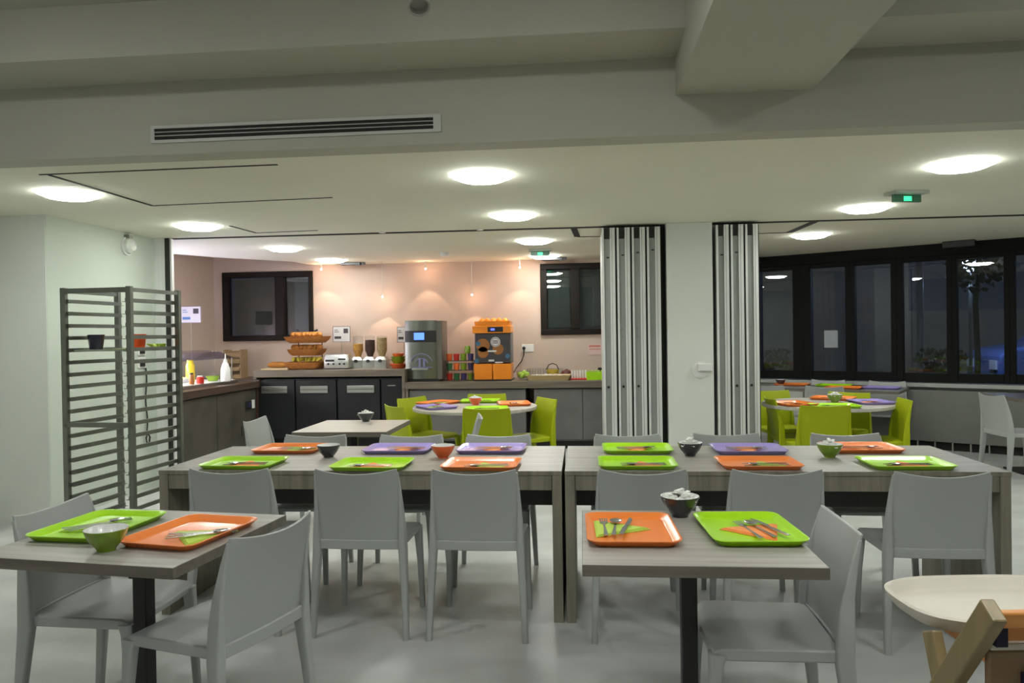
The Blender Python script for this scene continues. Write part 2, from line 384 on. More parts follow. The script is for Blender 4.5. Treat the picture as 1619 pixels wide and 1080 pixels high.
# ------------------------------------------------------------------ ceiling lamps
def lamp_proto(M=LAMP):
    t = thing('ceiling_lamp', '', 'ceiling lamp')
    MB().lathe([(.001, 0), (.186, 0), (.186, -.006), (.001, -.006)], 40).build('base', LAMPRIM, t)
    MB().lathe([(.001, -.006), (.187, -.007), (.188, -.010), (.178, -.014), (.158, -.016), (.150, -.026), (.130, -.033), (.08, -.036), (.001, -.037)], 40).build('diffuser', M, t)
    return t
LP = lamp_proto()
for x, y, lab in [(-3.40, 4.72, 'round lit ceiling lamp at far left, nearest the bulkhead above the tray rack'),
                  (-3.32, 6.25, 'round lit ceiling lamp just before the partition track, above the tray rack side'),
                  (-3.24, 7.97, 'round lit ceiling lamp behind the partition track on the left, before the buffet'),
                  (-3.17, 9.32, 'round lit ceiling lamp by the back wall beside the left dark window'),
                  (-.60, 4.61, 'large bright round ceiling lamp in the middle, nearest the slot air grille'),
                  (-.55, 6.18, 'round lit ceiling lamp in the middle, just before the partition track'),
                  (-.48, 7.89, 'round lit ceiling lamp in the middle row, just behind the partition track'),
                  (-.45, 9.45, 'round lit ceiling lamp in the middle row closest to the back wall'),
                  (2.29, 4.76, 'large bright round ceiling lamp at far right, near the green exit light'),
                  (2.31, 6.33, 'round lit ceiling lamp right of the column, before the partition track'),
                  (2.38, 8.03, 'round lit ceiling lamp behind the right partition stack, near the ribbon windows')]:
    place(LP, USED, (x, y, HC), 0, lab, 'round ceiling lamps')
LPU = lamp_proto(LAMPDIM)
for x, y in [(-2.6, 2.0), (-.15, 1.9), (2.25, 1.7), (-1.7, -.4), (.82, 1.15)]:  # lamp under the duct is added to brighten the near right seat
    place(LPU, USED, (x, y, HU if x != .82 else 2.61), 0, 'round lit ceiling lamp in the upper ceiling above the frame' if x != .82 else 'unseen lamp added under the boxed duct to light the near right chair', 'upper ceiling lamps')
# hidden-beyond-frame continuation of the right lamp row
for x, y in [(5.0, 4.9), (5.0, 6.4)]:
    place(LP, USED, (x, y, HC), 0, 'round lit ceiling lamp beyond the right edge of the picture', 'right side ceiling lamps')

# air diffuser
ad = thing('air_grille', 'long white slot air grille set in the bulkhead', 'air vent', (-1.49, 3.82, 2.521))
def slope(p): return p
f = MB(); f.box(-.785, .785, -.010, .0, -.046, -.030); f.box(-.785, .785, -.010, 0, .030, .046); f.box(-.785, -.765, -.010, 0, -.030, .030); f.box(.745, .785, -.010, 0, -.030, .030)
f.build('frame', mat('grille_paint', (.55, .55, .52), .5, var=.02), ad, smooth=False)
BX(-.765, .745, -.003, -.001, -.030, .030).build('dark_slot', GASKET, ad, smooth=False)
for z in (-.0115, .0085):
    BX(-.765, .745, -.011, -.003, z, z + .0045).build('blade', mat('grille_blade', (.42, .42, .40), .5, var=.02), ad, smooth=False)
# exit lights
def exit_light(x, y, rz, label):
    t = thing('exit_light', label, 'exit sign', (x, y, HC), rz)
    BX(-.13, .13, -.075, .075, -.022, 0).build('housing', mat('exit_housing', (.40, .43, .38), .5, var=.02), t, smooth=False, bevel=.004)
    BX(-.11, .11, -.012, .012, -.075, -.022).build('plate', mat('exit_plate', (.05, .16, .09), .3, var=.05), t, smooth=False, bevel=.002)
    BX(-.03, .03, -.016, .016, -.068, -.035).build('lit_pictogram', EXITG, t, smooth=False)
exit_light(2.35, 5.66, R(14), 'green lit exit light on the ceiling between the two right lamps')
exit_light(-.47, 8.75, R(5), 'small green exit light on the back ceiling between two middle lamps')
# smoke detector, sprinkler rosettes
tag(MB().lathe([(.001, 0), (.055, 0), (.055, -.02), (.04, -.042), (.001, -.045)], 24).build('smoke_detector', WHITE, loc=(-1.62, 8.85, HC)), 'small round smoke detector on the ceiling before the back wall', 'smoke detector')
for x, lab in ((-1.86, 'small round white ceiling cap on the partition track above the coffee machine'), (-.93, 'small round white ceiling cap on the partition track left of the middle lamp')):
    tag(MB().lathe([(.001, 0), (.035, 0), (.03, -.012), (.001, -.014)], 18).build('ceiling_rose', WHITE, loc=(x, 6.93, HC)), lab, 'ceiling rose')
# black brackets at back ceiling
for x, lab in ((-3.0, 'small black ceiling bracket beside the lamp above the bread baskets'), (-.33, 'small black ceiling bracket beside the lamp above the right back window')):
    t = thing('ceiling_bracket', lab, 'bracket', (x, 9.72, HC))
    BX(-.17, .10, -.05, .05, -.035, 0).build('plate', BLACKP, t, smooth=False, bevel=.004)
    MB().bar((.05, 0, -.03), (.15, 0, -.01), .05, .035).build('arm', BLACKP, t, smooth=False)
for tt, lab, w in ((2.12, 'black blind motor box at the top of the ribbon windows on the right', .16), (-.35, 'black blind motor box at the top of the ribbon windows beside the partition', .16)):
    b = MB(); wbox(b, tt - w, tt + w, .02, .22, HC - .075, HC - .002)
    o = b.build('blind_motor_box', BLACKP, smooth=False, bevel=.006); tag(o, lab, 'blind box')
# emergency light on the left wall, switch boxes
t = thing('emergency_light', 'round clear emergency light high on the left wall beside the jamb', 'emergency light', (-4.15, 6.52, 2.29))
MB().lathe([(.001, 0), (.085, 0), (.085, .02), (.001, .02)], 28).build('base', WHITE, t, rot=(0, R(90), 0))
MB().lathe([(.075, .02), (.07, .05), (.045, .075), (.001, .082)], 28).build('lens', mat('frosted_lens', (.60, .64, .58), .2, var=.1, vscale=30), t, rot=(0, R(90), 0))
BX(0, .05, -.03, .03, .07, .10).build('mount', RACK, t, smooth=False)
t = thing('wall_thermostat', 'white thermostat box on a round plate on the column', 'thermostat', (1.095, 6.9, 1.09))
MB().lathe([(.001, 0), (.075, 0), (.075, .008), (.001, .01)], 28).build('plate', WHITE, t, loc=(-.03, 0, -.01), rot=(R(90), 0, 0))
BX(-.055, .07, -.045, -.008, -.02, .05).build('body', WHITE, t, smooth=False, bevel=.008)
for z, lab in ((1.33, 'upper black switch on the left wall behind the rack'), (1.21, 'lower black switch on the left wall behind the rack')):
    t = thing('wall_switch', lab, 'switch', (-4.15, 6.72, z))
    BX(0, .01, -.06, .06, -.05, .05).build('plate', WHITE, t, smooth=False, bevel=.003)
    BX(.01, .022, -.035, .035, -.035, .035).build('rocker', BLACKP, t, smooth=False, bevel=.003)
cab = MB(); cab.tube([(-4.13, 6.76 + .012 * sin(k * .7), 1.16 - k * .045) for k in range(15)], .007)
cab.tube([(-4.12, 6.76, .54), (-4.12, 6.73, .50), (-4.12, 6.74, .45), (-4.12, 6.78, .45), (-4.12, 6.79, .50), (-4.12, 6.76, .54)], .008)
tag(cab.build('hanging_cable', BLACKP), 'thin dark cable with a loop hanging on the left wall under the switches', 'cable')
# ceiling spotlight at the very top
t = thing('spotlight', 'small grey spotlight head hanging from the upper ceiling at the top edge', 'spotlight', (-.565, 2.62, HU))
BX(-.03, .03, -.03, .03, -.02, 0).build('mount', WHITE, t, smooth=False)
MB().tube([(0, 0, -.02), (0, 0, -.38)], .008).build('stem', WHITE, t)
MB().lathe([(.001, -.07), (.028, -.07), (.04, -.03), (.04, .07), (.033, .07), (.03, .045), (.001, .045)], 22).build('head', mat('spot_head_grey', (.32, .30, .27), .4, var=.05), t, loc=(0, -.0, -.425), rot=(R(148), 0, R(25)))

# ------------------------------------------------------------------ chairs
def leg_rings(path):
    out = []
    for (x, y, z, hx, hy) in path:
        out.append(rrect(hx, hy, min(hx, hy) * .55, z, 3, x, y))
    return out
def make_chair(M, name, label, square=False):
    t = thing(name, label, 'chair')
    # seat: dished shell with an apron
    s = MB(); nx, ny = 12, 10; top = []; bot = []
    def hw(v): return .205 + .012 * v
    for j in range(ny + 1):
        v = j / ny; y = -.195 + v * .395
        for i in range(nx + 1):
            u = -1 + 2 * i / nx
            x = u * hw(v) - (.012 * u * max(0, v - .85) / .15 if abs(u) > .8 else 0)
            e = max(abs(u), 0)
            z = .457 - .012 * (1 - u * u) * sin(pi * min(1, v * 1.05)) - (.016 * max(0, (v - .82) / .18) ** 2)
            yy = y - .015 * u * u * (v > .9)
            top.append((x, yy, z)); bot.append((x, yy, .418 - (.0)))
    W = nx + 1; K = W * (ny + 1); fs = []
    for j in range(ny):
        for i in range(nx):
            a = j * W + i
            fs.append((a, a + 1, a + W + 1, a + W)); fs.append((K + a, K + a + W, K + a + W + 1, K + a + 1))
    edge = [i for i in range(W)] + [j * W + nx for j in range(1, ny + 1)] + [ny * W + i for i in range(nx - 1, -1, -1)] + [j * W for j in range(ny - 1, 0, -1)]
    for k in range(len(edge)):
        a, b = edge[k], edge[(k + 1) % len(edge)]; fs.append((a, K + a, K + b, b))
    s.add(top + bot, fs)
    s.build('seat', M, t, angle=50, bevel=.006)
    # backrest: curved shell
    b = MB(); nx, nz = 14, 12; F = []; Bk = []
    z0, z1 = .437, .808
    for j in range(nz + 1):
        v = j / nz
        for i in range(nx + 1):
            u = -1 + 2 * i / nx
            cv = .032 * (1 - u * u)
            w = (.212 - .016 * v) if not square else (.205 - .006 * v)
            zt = z1 - (0.022 if not square else .008) * (1 - u * u)
            z = z0 + (zt - z0) * v
            y = -.196 - .006 * v - .052 * v ** 1.8 - cv * (.35 + .65 * v)
            x = u * w
            F.append((x, y + .006, z)); Bk.append((x, y - .006, z))
    W = nx + 1; K = W * (nz + 1); fs = []
    for j in range(nz):
        for i in range(nx):
            a = j * W + i
            fs.append((a, a + 1, a + W + 1, a + W)); fs.append((K + a, K + a + W, K + a + W + 1, K + a + 1))
    edge = [i for i in range(W)] + [j * W + nx for j in range(1, nz + 1)] + [nz * W + i for i in range(nx - 1, -1, -1)] + [j * W for j in range(nz - 1, 0, -1)]
    for k in range(len(edge)):
        a, c_ = edge[k], edge[(k + 1) % len(edge)]; fs.append((a, K + a, K + c_, c_))
    b.add(F + Bk, fs)
    # bottom ledge rail
    prev = None; rr = []
    for i in range(nx + 1):
        u = -1 + 2 * i / nx; y = -.198 - .032 * (1 - u * u) * .35; x = u * .208
        rr.append([(x, y - .016, .418), (x, y + .012, .418), (x, y + .012, .462), (x, y - .016, .462)])
    b.loft(rr)
    b.build('backrest', M, t, angle=50, bevel=.003)
    for sx in (-1, 1):
        l = MB()
        l.loft(leg_rings([(sx * .226, -.238, 0, .0135, .015), (sx * .216, -.214, .25, .0165, .021), (sx * .207, -.200, .42, .019, .028), (sx * .207, -.203, .52, .014, .026),
                          (sx * .205, -.212, .62, .009, .018), (sx * .202, -.232, .72, .006, .010), (sx * .199, -.250, .79, .004, .005)]))
        l.build('leg', M, t, angle=50)
        l = MB()
        l.loft(leg_rings([(sx * .212, .196, 0, .0135, .0135), (sx * .205, .186, .25, .016, .016), (sx * .198, .178, .40, .021, .022), (sx * .192, .172, .435, .026, .028)]))
        l.build('leg', M, t, angle=50)
    return t
CH = make_chair(CHAIR, 'dining_chair', '')
CL = make_chair(LIME, 'dining_chair', '', True)
G1 = 'grey dining chairs along the long tables'
def face(dx, dy): return math.atan2(-dx, dy)   # rotation so that local +Y points to (dx,dy)
def chair(proto, bx, by, dx, dy, lab, grp=None, off=.256):
    L = math.hypot(dx, dy); dx /= L; dy /= L
    return place(proto, USED, (bx + dx * off, by + dy * off, 0), face(dx, dy), lab, grp)
for x, y, d, lab in [(-1.69, 3.43, 0, 'grey plastic chair with its back to us at left end of the left long table'),
                  (-1.065, 3.42, 0, 'grey plastic chair with its back to us, middle of the left long table'),
                  (-.505, 3.42, .01, 'grey plastic chair with its back to us, next to where the long tables meet'),
                  (.265, 3.43, 0, 'grey plastic chair with its back to us behind the bowl of the near right table'),
                  (.86, 3.43, -.01, 'grey plastic chair with its back to us behind the green tray nearest us at right'),
                  (1.54, 3.38, .02, 'grey plastic chair with its back to us at right end of the right long table')]:
    chair(CH, x, y, d, 1, lab, G1)
for x, y, lab in [(-1.70, 4.64, 'grey plastic chair facing us across the left long table, behind its orange far tray'),
                  (-1.075, 4.63, 'grey plastic chair facing us across the left long table, behind the left lilac tray'),
                  (-.525, 4.63, 'grey plastic chair facing us across the left long table, behind the right lilac tray'),
                  (.27, 4.63, 'grey plastic chair facing us across the right long table, behind the far green tray'),
                  (.865, 4.66, 'grey plastic chair facing us across the right long table, behind its lilac tray'),
                  (1.56, 4.64, 'grey plastic chair facing us across the right long table, behind its orange far tray')]:
    chair(CH, x, y, 0, -1, lab, G1)
chair(CH, -2.02, 2.675, 1, -.02, 'grey plastic chair at the left side of the near left table, beside its green tray')
chair(CH, -1.035, 2.41, -.96, .30, 'grey plastic chair at the right side of the near left table, seen from behind')
chair(CH, .835, 2.53, -1, 0.02, 'grey plastic chair at the right side of the near right table, seen from the side')
chair(CH, -2.53, 5.58, 1, 0, 'grey plastic chair left of the small table with one dark bowl')
chair(CH, -.80, 5.70, -1, -.12, 'grey plastic chair seen edge-on in front of the lime chair, right of the small table')
chair(CH, 3.80, 7.38, 1, .05, 'grey plastic chair at the far right, in front of the convector')
for x, y, dx, dy, lab in [(-.81, 6.26, 0, 1, 'lime green chair with its back to us at the left round table'),
                          (-1.0, 7.80, 0, -1, 'lime green chair on the far side of the left round table, by the grey cabinets'),
                          (-.34, 7.22, -.85, -.5, 'lime green chair on the right side of the left round table'),
                          (-1.68, 6.56, .75, .62, 'lime green chair at the front left of the left round table'),
                          (-1.72, 7.42, .8, -.5, 'lime green chair at the back left of the left round table'),
                          (1.98, 6.34, 0, 1, 'lime green chair with its back to us at the right round table'),
                          (2.82, 6.86, -.97, .1, 'lime green chair seen edge-on on the right side of the right round table'),
                          (2.62, 7.66, -.6, -.75, 'lime green chair at the back right of the right round table'),
                          (1.93, 7.94, .2, -1, 'lime green chair at the back left of the right round table, beside the partition'),
                          (1.72, 7.10, 1, 0, 'lime green chair at the left of the right round table, beside the partition')]:
    chair(CL, x, y, dx, dy, lab, 'lime chairs at the round tables')

# ------------------------------------------------------------------ tables
TH = .75
EDGE = wood_mat('brown_grey_table_edge', (.12, .105, .085), (.20, .175, .145), .5)  # tabletop side faces, darker than the oak top
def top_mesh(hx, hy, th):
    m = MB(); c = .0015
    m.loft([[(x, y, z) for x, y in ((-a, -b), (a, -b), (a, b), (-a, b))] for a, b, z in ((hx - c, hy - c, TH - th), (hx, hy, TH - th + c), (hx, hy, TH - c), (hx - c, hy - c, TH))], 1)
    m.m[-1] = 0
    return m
def long_table(x0, x1, y0, y1, label):
    t = thing('long_dining_table', label, 'table', ((x0 + x1) / 2, (y0 + y1) / 2, 0))
    hx = (x1 - x0) / 2; hy = (y1 - y0) / 2
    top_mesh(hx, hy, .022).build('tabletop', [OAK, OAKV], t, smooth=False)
    a = MB(); a.box(-hx + .052, hx - .052, -hy + .004, -hy + .03, TH - .095, TH - .02)
    a.build('apron', OAKV, t, smooth=False)
    a = MB(); a.box(-hx + .052, hx - .052, hy - .03, hy - .004, TH - .095, TH - .02)
    a.build('apron', OAKV, t, smooth=False)
    BX(-hx + .052, hx - .052, -.012, .012, .49, TH - .02).build('modesty_panel', DARKP, t, smooth=False)
    for s in (-1, 1):
        xa = -hx if s < 0 else hx - .05
        BX(xa + .001, xa + .049, -hy + .002, hy - .002, 0, TH - .02).build('side_panel', OAKV, t, smooth=False, bevel=.002)
    return t
long_table(-2.19, -.107, 3.68, 4.51, 'left long grey oak table with panel legs')
long_table(-.093, 1.985, 3.68, 4.51, 'right long grey oak table with panel legs')
def pole_table(x, y, w, d, rz, label, M=OAK, th=.035, pole=.026):
    t = thing('pedestal_table', label, 'table', (x, y, 0), rz)
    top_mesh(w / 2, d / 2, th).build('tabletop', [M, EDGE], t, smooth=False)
    BX(-pole, pole, -pole, pole, .02, TH - th - .008).build('pole', BLACK, t, smooth=False, bevel=.004)
    BX(-.18, .18, -.18, .18, TH - th - .008, TH - th).build('top_plate', BLACK, t, smooth=False)
    BX(-.21, .21, -.21, .21, 0, .02).build('base_plate', BLACK, t, smooth=False, bevel=.005)
    return t
pole_table(.342, 2.53, .70, .68, 0, 'near right square grey oak table on a black pole')
pole_table(-1.535, 2.475, .73, .66, R(-7), 'near left square grey oak table on a black pole')
pole_table(-1.73, 5.55, .69, .75, 0, 'small pale oak table behind the left long table, holding one dark bowl', PALEOAK)
def round_table(x, y, r, label):
    t = thing('round_table', label, 'table', (x, y, 0))
    MB().lathe([(.001, TH - .03), (r - .004, TH - .03), (r, TH - .026), (r, TH - .003), (r - .003, TH), (.001, TH)], 64).build('tabletop', PALEOAK, t)
    MB().lathe([(.035, .02), (.035, TH - .035)], 24).build('pole', BLACK, t)
    MB().lathe([(.001, TH - .038), (.16, TH - .038), (.16, TH - .03), (.001, TH - .03)], 24).build('top_plate', BLACK, t)
    MB().lathe([(.001, 0), (.25, 0), (.25, .012), (.05, .025), (.001, .026)], 32).build('base_plate', BLACK, t)
round_table(-1.02, 7.06, .59, 'pale round table in front of the grey cabinets, with the orange bowl')
round_table(2.24, 7.14, .57, 'pale round table right of the column, with the green bowl')
FR = R(-31)
pole_table(2.92, 9.07, 1.5, .66, FR, 'far grey table beside the ribbon windows, laid with trays', mat('grey_laminate', (.27, .28, .30), .4, var=.06, vscale=6))
t = pole_table(4.42, 7.75, .66, .68, 0, 'dark table at the far right edge beside the convector', mat('slate_laminate', (.10, .10, .13), .4, var=.06))
for bx, by, dx, dy, lab in [(2.12, 8.86, .7, .75, 'light grey chair at the left end of the far table by the windows'),
                            (2.66, 8.56, .5, .86, 'light grey chair on the near side of the far table by the windows'),
                            (3.05, 9.65, -.5, -.86, 'light grey chair between the far table and the windows, left one'),
                            (3.62, 9.30, -.5, -.86, 'light grey chair between the far table and the windows, right one')]:
    chair(CH, bx, by, dx, dy, lab, 'grey chairs at the far table')

# ------------------------------------------------------------------ trays, napkins, cutlery, bowls
def tray_mesh(w, d):
    m = MB(); hx, hy = w / 2, d / 2
    m.loft([rrect(hx - .026, hy - .026, .030, .0), rrect(hx - .020, hy - .020, .032, .002), rrect(hx - .004, hy - .004, .040, .019), rrect(hx, hy, .042, .021),
            rrect(hx, hy, .042, .0235), rrect(hx - .006, hy - .006, .038, .0235), rrect(hx - .022, hy - .022, .032, .006), rrect(hx - .028, hy - .028, .028, .0045)])
    return m
PROT = {}
def tray(x, y, w, d, rz, M, lab):
    key = ('tray', M.name, w > d)
    if key not in PROT:
        o = tray_mesh(.39 if w > d else .30, .31 if w > d else .39).build('serving_tray', M, angle=50); PROT[key] = o
        o['category'] = 'tray'
    else:
        o = PROT[key].copy(); C.objects.link(o)
    o.location = (x, y, TH); o.rotation_euler = (0, 0, rz); o['label'] = lab; o['group'] = 'trays laid on the tables'
    return o
def cut_mesh(kind):
    m = MB(); z = .0022
    if kind == 'knife':
        m.prism([(-.006, -.10), (.006, -.10), (.0075, -.02), (.004, 0), (.010, .02), (.010, .075), (.003, .10), (-.003, .10), (-.004, 0), (-.0075, -.02)], 0, z)
    elif kind == 'fork':
        m.prism([(-.007, -.10), (.007, -.10), (.003, -.01), (.0035, .03), (.012, .045), (.012, .062), (-.012, .062), (-.012, .045), (-.0035, .03), (-.003, -.01)], 0, z)
        for k in range(4):
            a = -.012 + k * .0068; m.box(a, a + .0036, .062, .10, 0, z)
    else:
        m.prism([(-.007, -.10), (.007, -.10), (.003, -.01), (.0035, .03), (-.0035, .03), (-.003, -.01)], 0, z)
        m.lathe([(.001, .001), (.015, .0035), (.019, .0065), (.0175, .0065), (.014, .005), (.001, .003)], 18, M=lambda p: (p[0], p[1] * 1.45 + .055, p[2]))
    m.v = [(x * 1.15, y * 1.12, z) for x, y, z in m.v]
    return m
CUTM = {k: None for k in ('knife', 'fork', 'spoon')}
def cutlery(kind, x, y, z, rz, lab):
    if CUTM[kind] is None:
        o = cut_mesh(kind).build(kind, STEEL, angle=40); CUTM[kind] = o; o['category'] = kind
    else:
        o = CUTM[kind].copy(); C.objects.link(o)
    o.location = (x, y, z); o.rotation_euler = (0, 0, rz); o['label'] = lab; o['group'] = kind + 's on the trays'
NAP = {}
def napkin(M, x, y, z, rz, lab):
    if M.name not in NAP:
        m = MB()
        m.prism([(-.068, -.105), (.120, .0), (-.070, .105)], 0, .0022)
        m.prism([(-.064, -.100), (.112, .002), (-.066, .100)], .0022, .0046)
        m.prism([(-.060, -.094), (.102, .004), (-.062, .094)], .0046, .007)
        o = m.build('folded_napkin', M, smooth=False); NAP[M.name] = o; o['category'] = 'napkin'
    else:
        o = NAP[M.name].copy(); C.objects.link(o)
    o.location = (x, y, z); o.rotation_euler = (0, 0, rz); o['label'] = lab; o['group'] = 'folded napkins on the trays'
def setting(x, y, w, d, rz, M, place_txt, nx, ny, nrz, NM, spread=.03, crot=0., full=True, cross=0.):
    cname = {TGREEN.name: 'green', TORANGE.name: 'orange', TPURPLE.name: 'lilac'}[M.name]
    nname = 'lime' if NM is NLIME else 'orange'
    tray(x, y, w, d, rz, M, '%s plastic tray %s' % (cname, place_txt))
    if w > d: nrz += R(90); crot -= R(90); ny = max(ny, -.045)
    def loc(a, b): return x + a * cos(rz) - b * sin(rz), y + a * sin(rz) + b * cos(rz)
    px, py = loc(nx, ny)
    zf = TH + .0052
    napkin(NM, px, py, zf, rz + nrz, '%s folded napkin on the %s tray %s' % (nname, cname, place_txt))
    for k, kind in enumerate(('fork', 'spoon', 'knife')):
        ang = rz + nrz + crot + (k - 1) * cross
        ox = (k - 1) * spread
        qx = px + ox * cos(rz + nrz + crot) - .0 * 1; qy = py + ox * sin(rz + nrz + crot)
        cutlery(kind, qx, qy, zf + .0075 + (.0025 * k if cross else 0), ang, 'steel %s on the %s tray %s' % (kind, cname, place_txt))
S = setting
a = R(90)
# left long table, front row
S(-1.80, 3.84, .39, .31, R(-2), TGREEN, 'at the left end of the left long table', .02, -.03, R(8), NORANGE, .025, a)
S(-1.09, 3.80, .39, .31, R(-1), TGREEN, 'in the middle of the left long table', .0, -.06, R(5), NORANGE, .02, a)
S(-.52, 3.81, .39, .31, R(-2), TORANGE, 'on the left long table beside the gap', .03, -.05, R(15), NLIME, .025, a)
# left back row
S(-1.745, 4.34, .39, .31, R(-1), TORANGE, 'on the far side of the left long table', .04, .0, R(170), NLIME, .03, a)
S(-1.08, 4.33, .39, .31, 0, TPURPLE, 'left of the orange bowl, left long table', .03, .02, R(175), NORANGE, .03, a)
S(-.53, 4.33, .39, .31, R(-1), TPURPLE, 'right of the orange bowl, left long table', .01, .02, R(185), NORANGE, .03, a)
# right long table
S(.305, 4.33, .39, .31, 0, TGREEN, 'on the far side of the right long table', .0, .02, R(185), NORANGE, .03, a)
S(.27, 3.85, .39, .31, 0, TGREEN, 'on the right long table nearest the gap', .03, -.06, R(5), NORANGE, .025, a)
S(.92, 4.31, .39, .31, 0, TPURPLE, 'right of the dark bowl, right long table', .0, .02, R(180), NORANGE, .03, a)
S(.87, 3.85, .39, .31, 0, TORANGE, 'on the near side of the right long table', .03, -.06, R(5), NLIME, .03, a)
S(1.545, 4.35, .39, .31, 0, TORANGE, 'right of the green bowl, right long table', .0, .01, R(178), NORANGE, .035, a)
S(1.575, 3.85, .39, .31, 0, TGREEN, 'at the right end of the right long table', .0, -.08, R(5), NORANGE, .02, a)
# near right table
S(.155, 2.55, .30, .39, R(1), TORANGE, 'on the near right table', -.05, .02, R(0), NLIME, .036, R(-6), cross=R(-6))
S(.545, 2.57, .30, .39, R(3), TGREEN, 'on the near right table', .035, -.01, R(44), NORANGE, .036, R(-33), cross=R(5))
# near left table
S(-1.73, 2.53, .31, .36, R(-4), TGREEN, 'on the near left table', -.01, .01, R(100), NLIME, .02, R(225), cross=R(12))
S(-1.35, 2.46, .29, .37, R(-10), TORANGE, 'on the near left table', .06, -.02, R(48), NLIME, .022, R(255), cross=R(10))
# round table A
S(-1.42, 7.30, .39, .31, R(60), TORANGE, 'at the back left of the left round table', 0, 0, 0, NLIME, .03, a)
S(-1.36, 6.88, .39, .31, R(125), TPURPLE, 'at the front left of the left round table', 0, 0, 0, NLIME, .03, a)
S(-.86, 6.68, .39, .31, R(8), TGREEN, 'at the front of the left round table', 0, 0, 0, NLIME, .03, a)
S(-.66, 7.17, .39, .31, R(100), TORANGE, 'at the right of the left round table', 0, 0, 0, NORANGE, .03, a)
S(-1.03, 7.47, .39, .31, R(180), TGREEN, 'at the back of the left round table', 0, 0, 0, NLIME, .03, a)
# round table B
S(1.90, 6.98, .39, .31, R(105), TORANGE, 'at the left of the right round table', 0, 0, 0, NORANGE, .03, a)
S(2.18, 6.74, .39, .31, R(0), TGREEN, 'at the front of the right round table', 0, 0, 0, NLIME, .03, a)
S(2.62, 7.10, .39, .31, R(95), TPURPLE, 'at the right of the right round table', 0, 0, 0, NORANGE, .03, a)
S(2.42, 7.51, .39, .31, R(150), TORANGE, 'at the back right of the right round table', 0, 0, 0, NORANGE, .03, a)
# far table
def ft(a_, b_): return 2.92 + a_ * cos(FR) - b_ * sin(FR), 9.07 + a_ * sin(FR) + b_ * cos(FR)
for a_, b_, M, txt in ((-.50, .14, TORANGE, 'at the left of the far table by the windows'), (-.02, .15, TGREEN, 'in the middle of the far table by the windows'), (.16, -.15, TORANGE, 'on the near side of the far table by the windows'), (.52, -.02, TPURPLE, 'at the right of the far table by the windows')):
    q = ft(a_, b_); cname = {TGREEN.name: 'green', TORANGE.name: 'orange', TPURPLE.name: 'lilac'}[M.name]
    tray(q[0], q[1], .39, .31, FR, M, '%s plastic tray %s' % (cname, txt))
# bowls
BOWL = {}
def bowl(x, y, M, mname, lab, s=1., content=False, z=TH):
    t = thing('bowl', lab, 'bowl', (x, y, z)); t['group'] = 'bowls on the tables'
    m = MB(); P = [(.001, 0), (.028, 0), (.029, .006), (.034, .012), (.050, .032), (.061, .054), (.0665, .070)]
    m.lathe([(r * s, zz * s) for r, zz in P] + [(.0655 * s, .0712 * s)], 40, cap1=False); m.build('outer_shell', M, t)
    m = MB(); m.lathe([(.0657 * s, .0712 * s), (.0632 * s, .070 * s), (.057 * s, .052 * s), (.045 * s, .032 * s), (.028 * s, .017 * s), (.001 * s, .014 * s)], 40, cap0=False); m.build('white_lining', WHITEC, t)
    if content:
        c = MB(); random.seed(int(abs(x) * 1000))
        for k in range(80):
            aa = random.random() * 2 * pi; rr = .05 * s * math.sqrt(random.random()); zz = .060 * s + (.05 * s - rr) * .75 * random.random()
            ang = random.random() * pi; ca, sa = cos(ang), sin(ang); tilt = random.uniform(-.35, .35); cx, cy = rr * cos(aa), rr * sin(aa)
            c.box(-.017 * s, .017 * s, -.0075 * s, .0075 * s, -.003, .003, 0, M=lambda p: (cx + p[0] * ca - p[1] * sa, cy + p[0] * sa + p[1] * ca, zz + p[2] + p[0] * tilt))
        o = c.build('paper_sachets', SUGAR, smooth=False); o.location = (x, y, z)
        tag(o, 'heap of white paper sachets in the ' + mname, 'sachets'); o['kind'] = 'stuff'
bowl(-1.43, 4.10, DARKC, 'dark bowl on the left long table', 'dark bowl with white inside on the left long table', .98)
bowl(-.77, 4.07, ORC, 'orange bowl on the left long table', 'orange bowl with white inside between lilac trays on the left long table')
bowl(.58, 4.15, DARKC, 'dark bowl on the right long table', 'dark bowl with white inside on the right long table', 1.02, True)
bowl(1.30, 4.10, GRC, 'green bowl on the right long table', 'green bowl with white sachets on the right long table', 1.0, True)
bowl(.35, 2.785, DARKC, 'large dark bowl on the near right table', 'dark bowl heaped with white sachets on the near right table', 1.06, True)
bowl(-1.535, 2.275, GRC, 'green bowl on the near left table', 'green bowl with white inside on the near left table', 1.0)
bowl(-1.72, 5.82, DARKC, 'dark bowl on the small table', 'small dark bowl on the small pale table', .98, True)
bowl(-1.03, 7.16, ORC, 'orange bowl on the round table', 'orange bowl in the middle of the left round table', 1.0, True)
bowl(2.33, 7.19, GRC, 'green bowl on the round table', 'green bowl in the middle of the right round table', 1.05, True)
q = ft(-.66, .20); bowl(q[0], q[1], DARKC, 'x', 'dark bowl at the left end of the far table by the windows', .9)

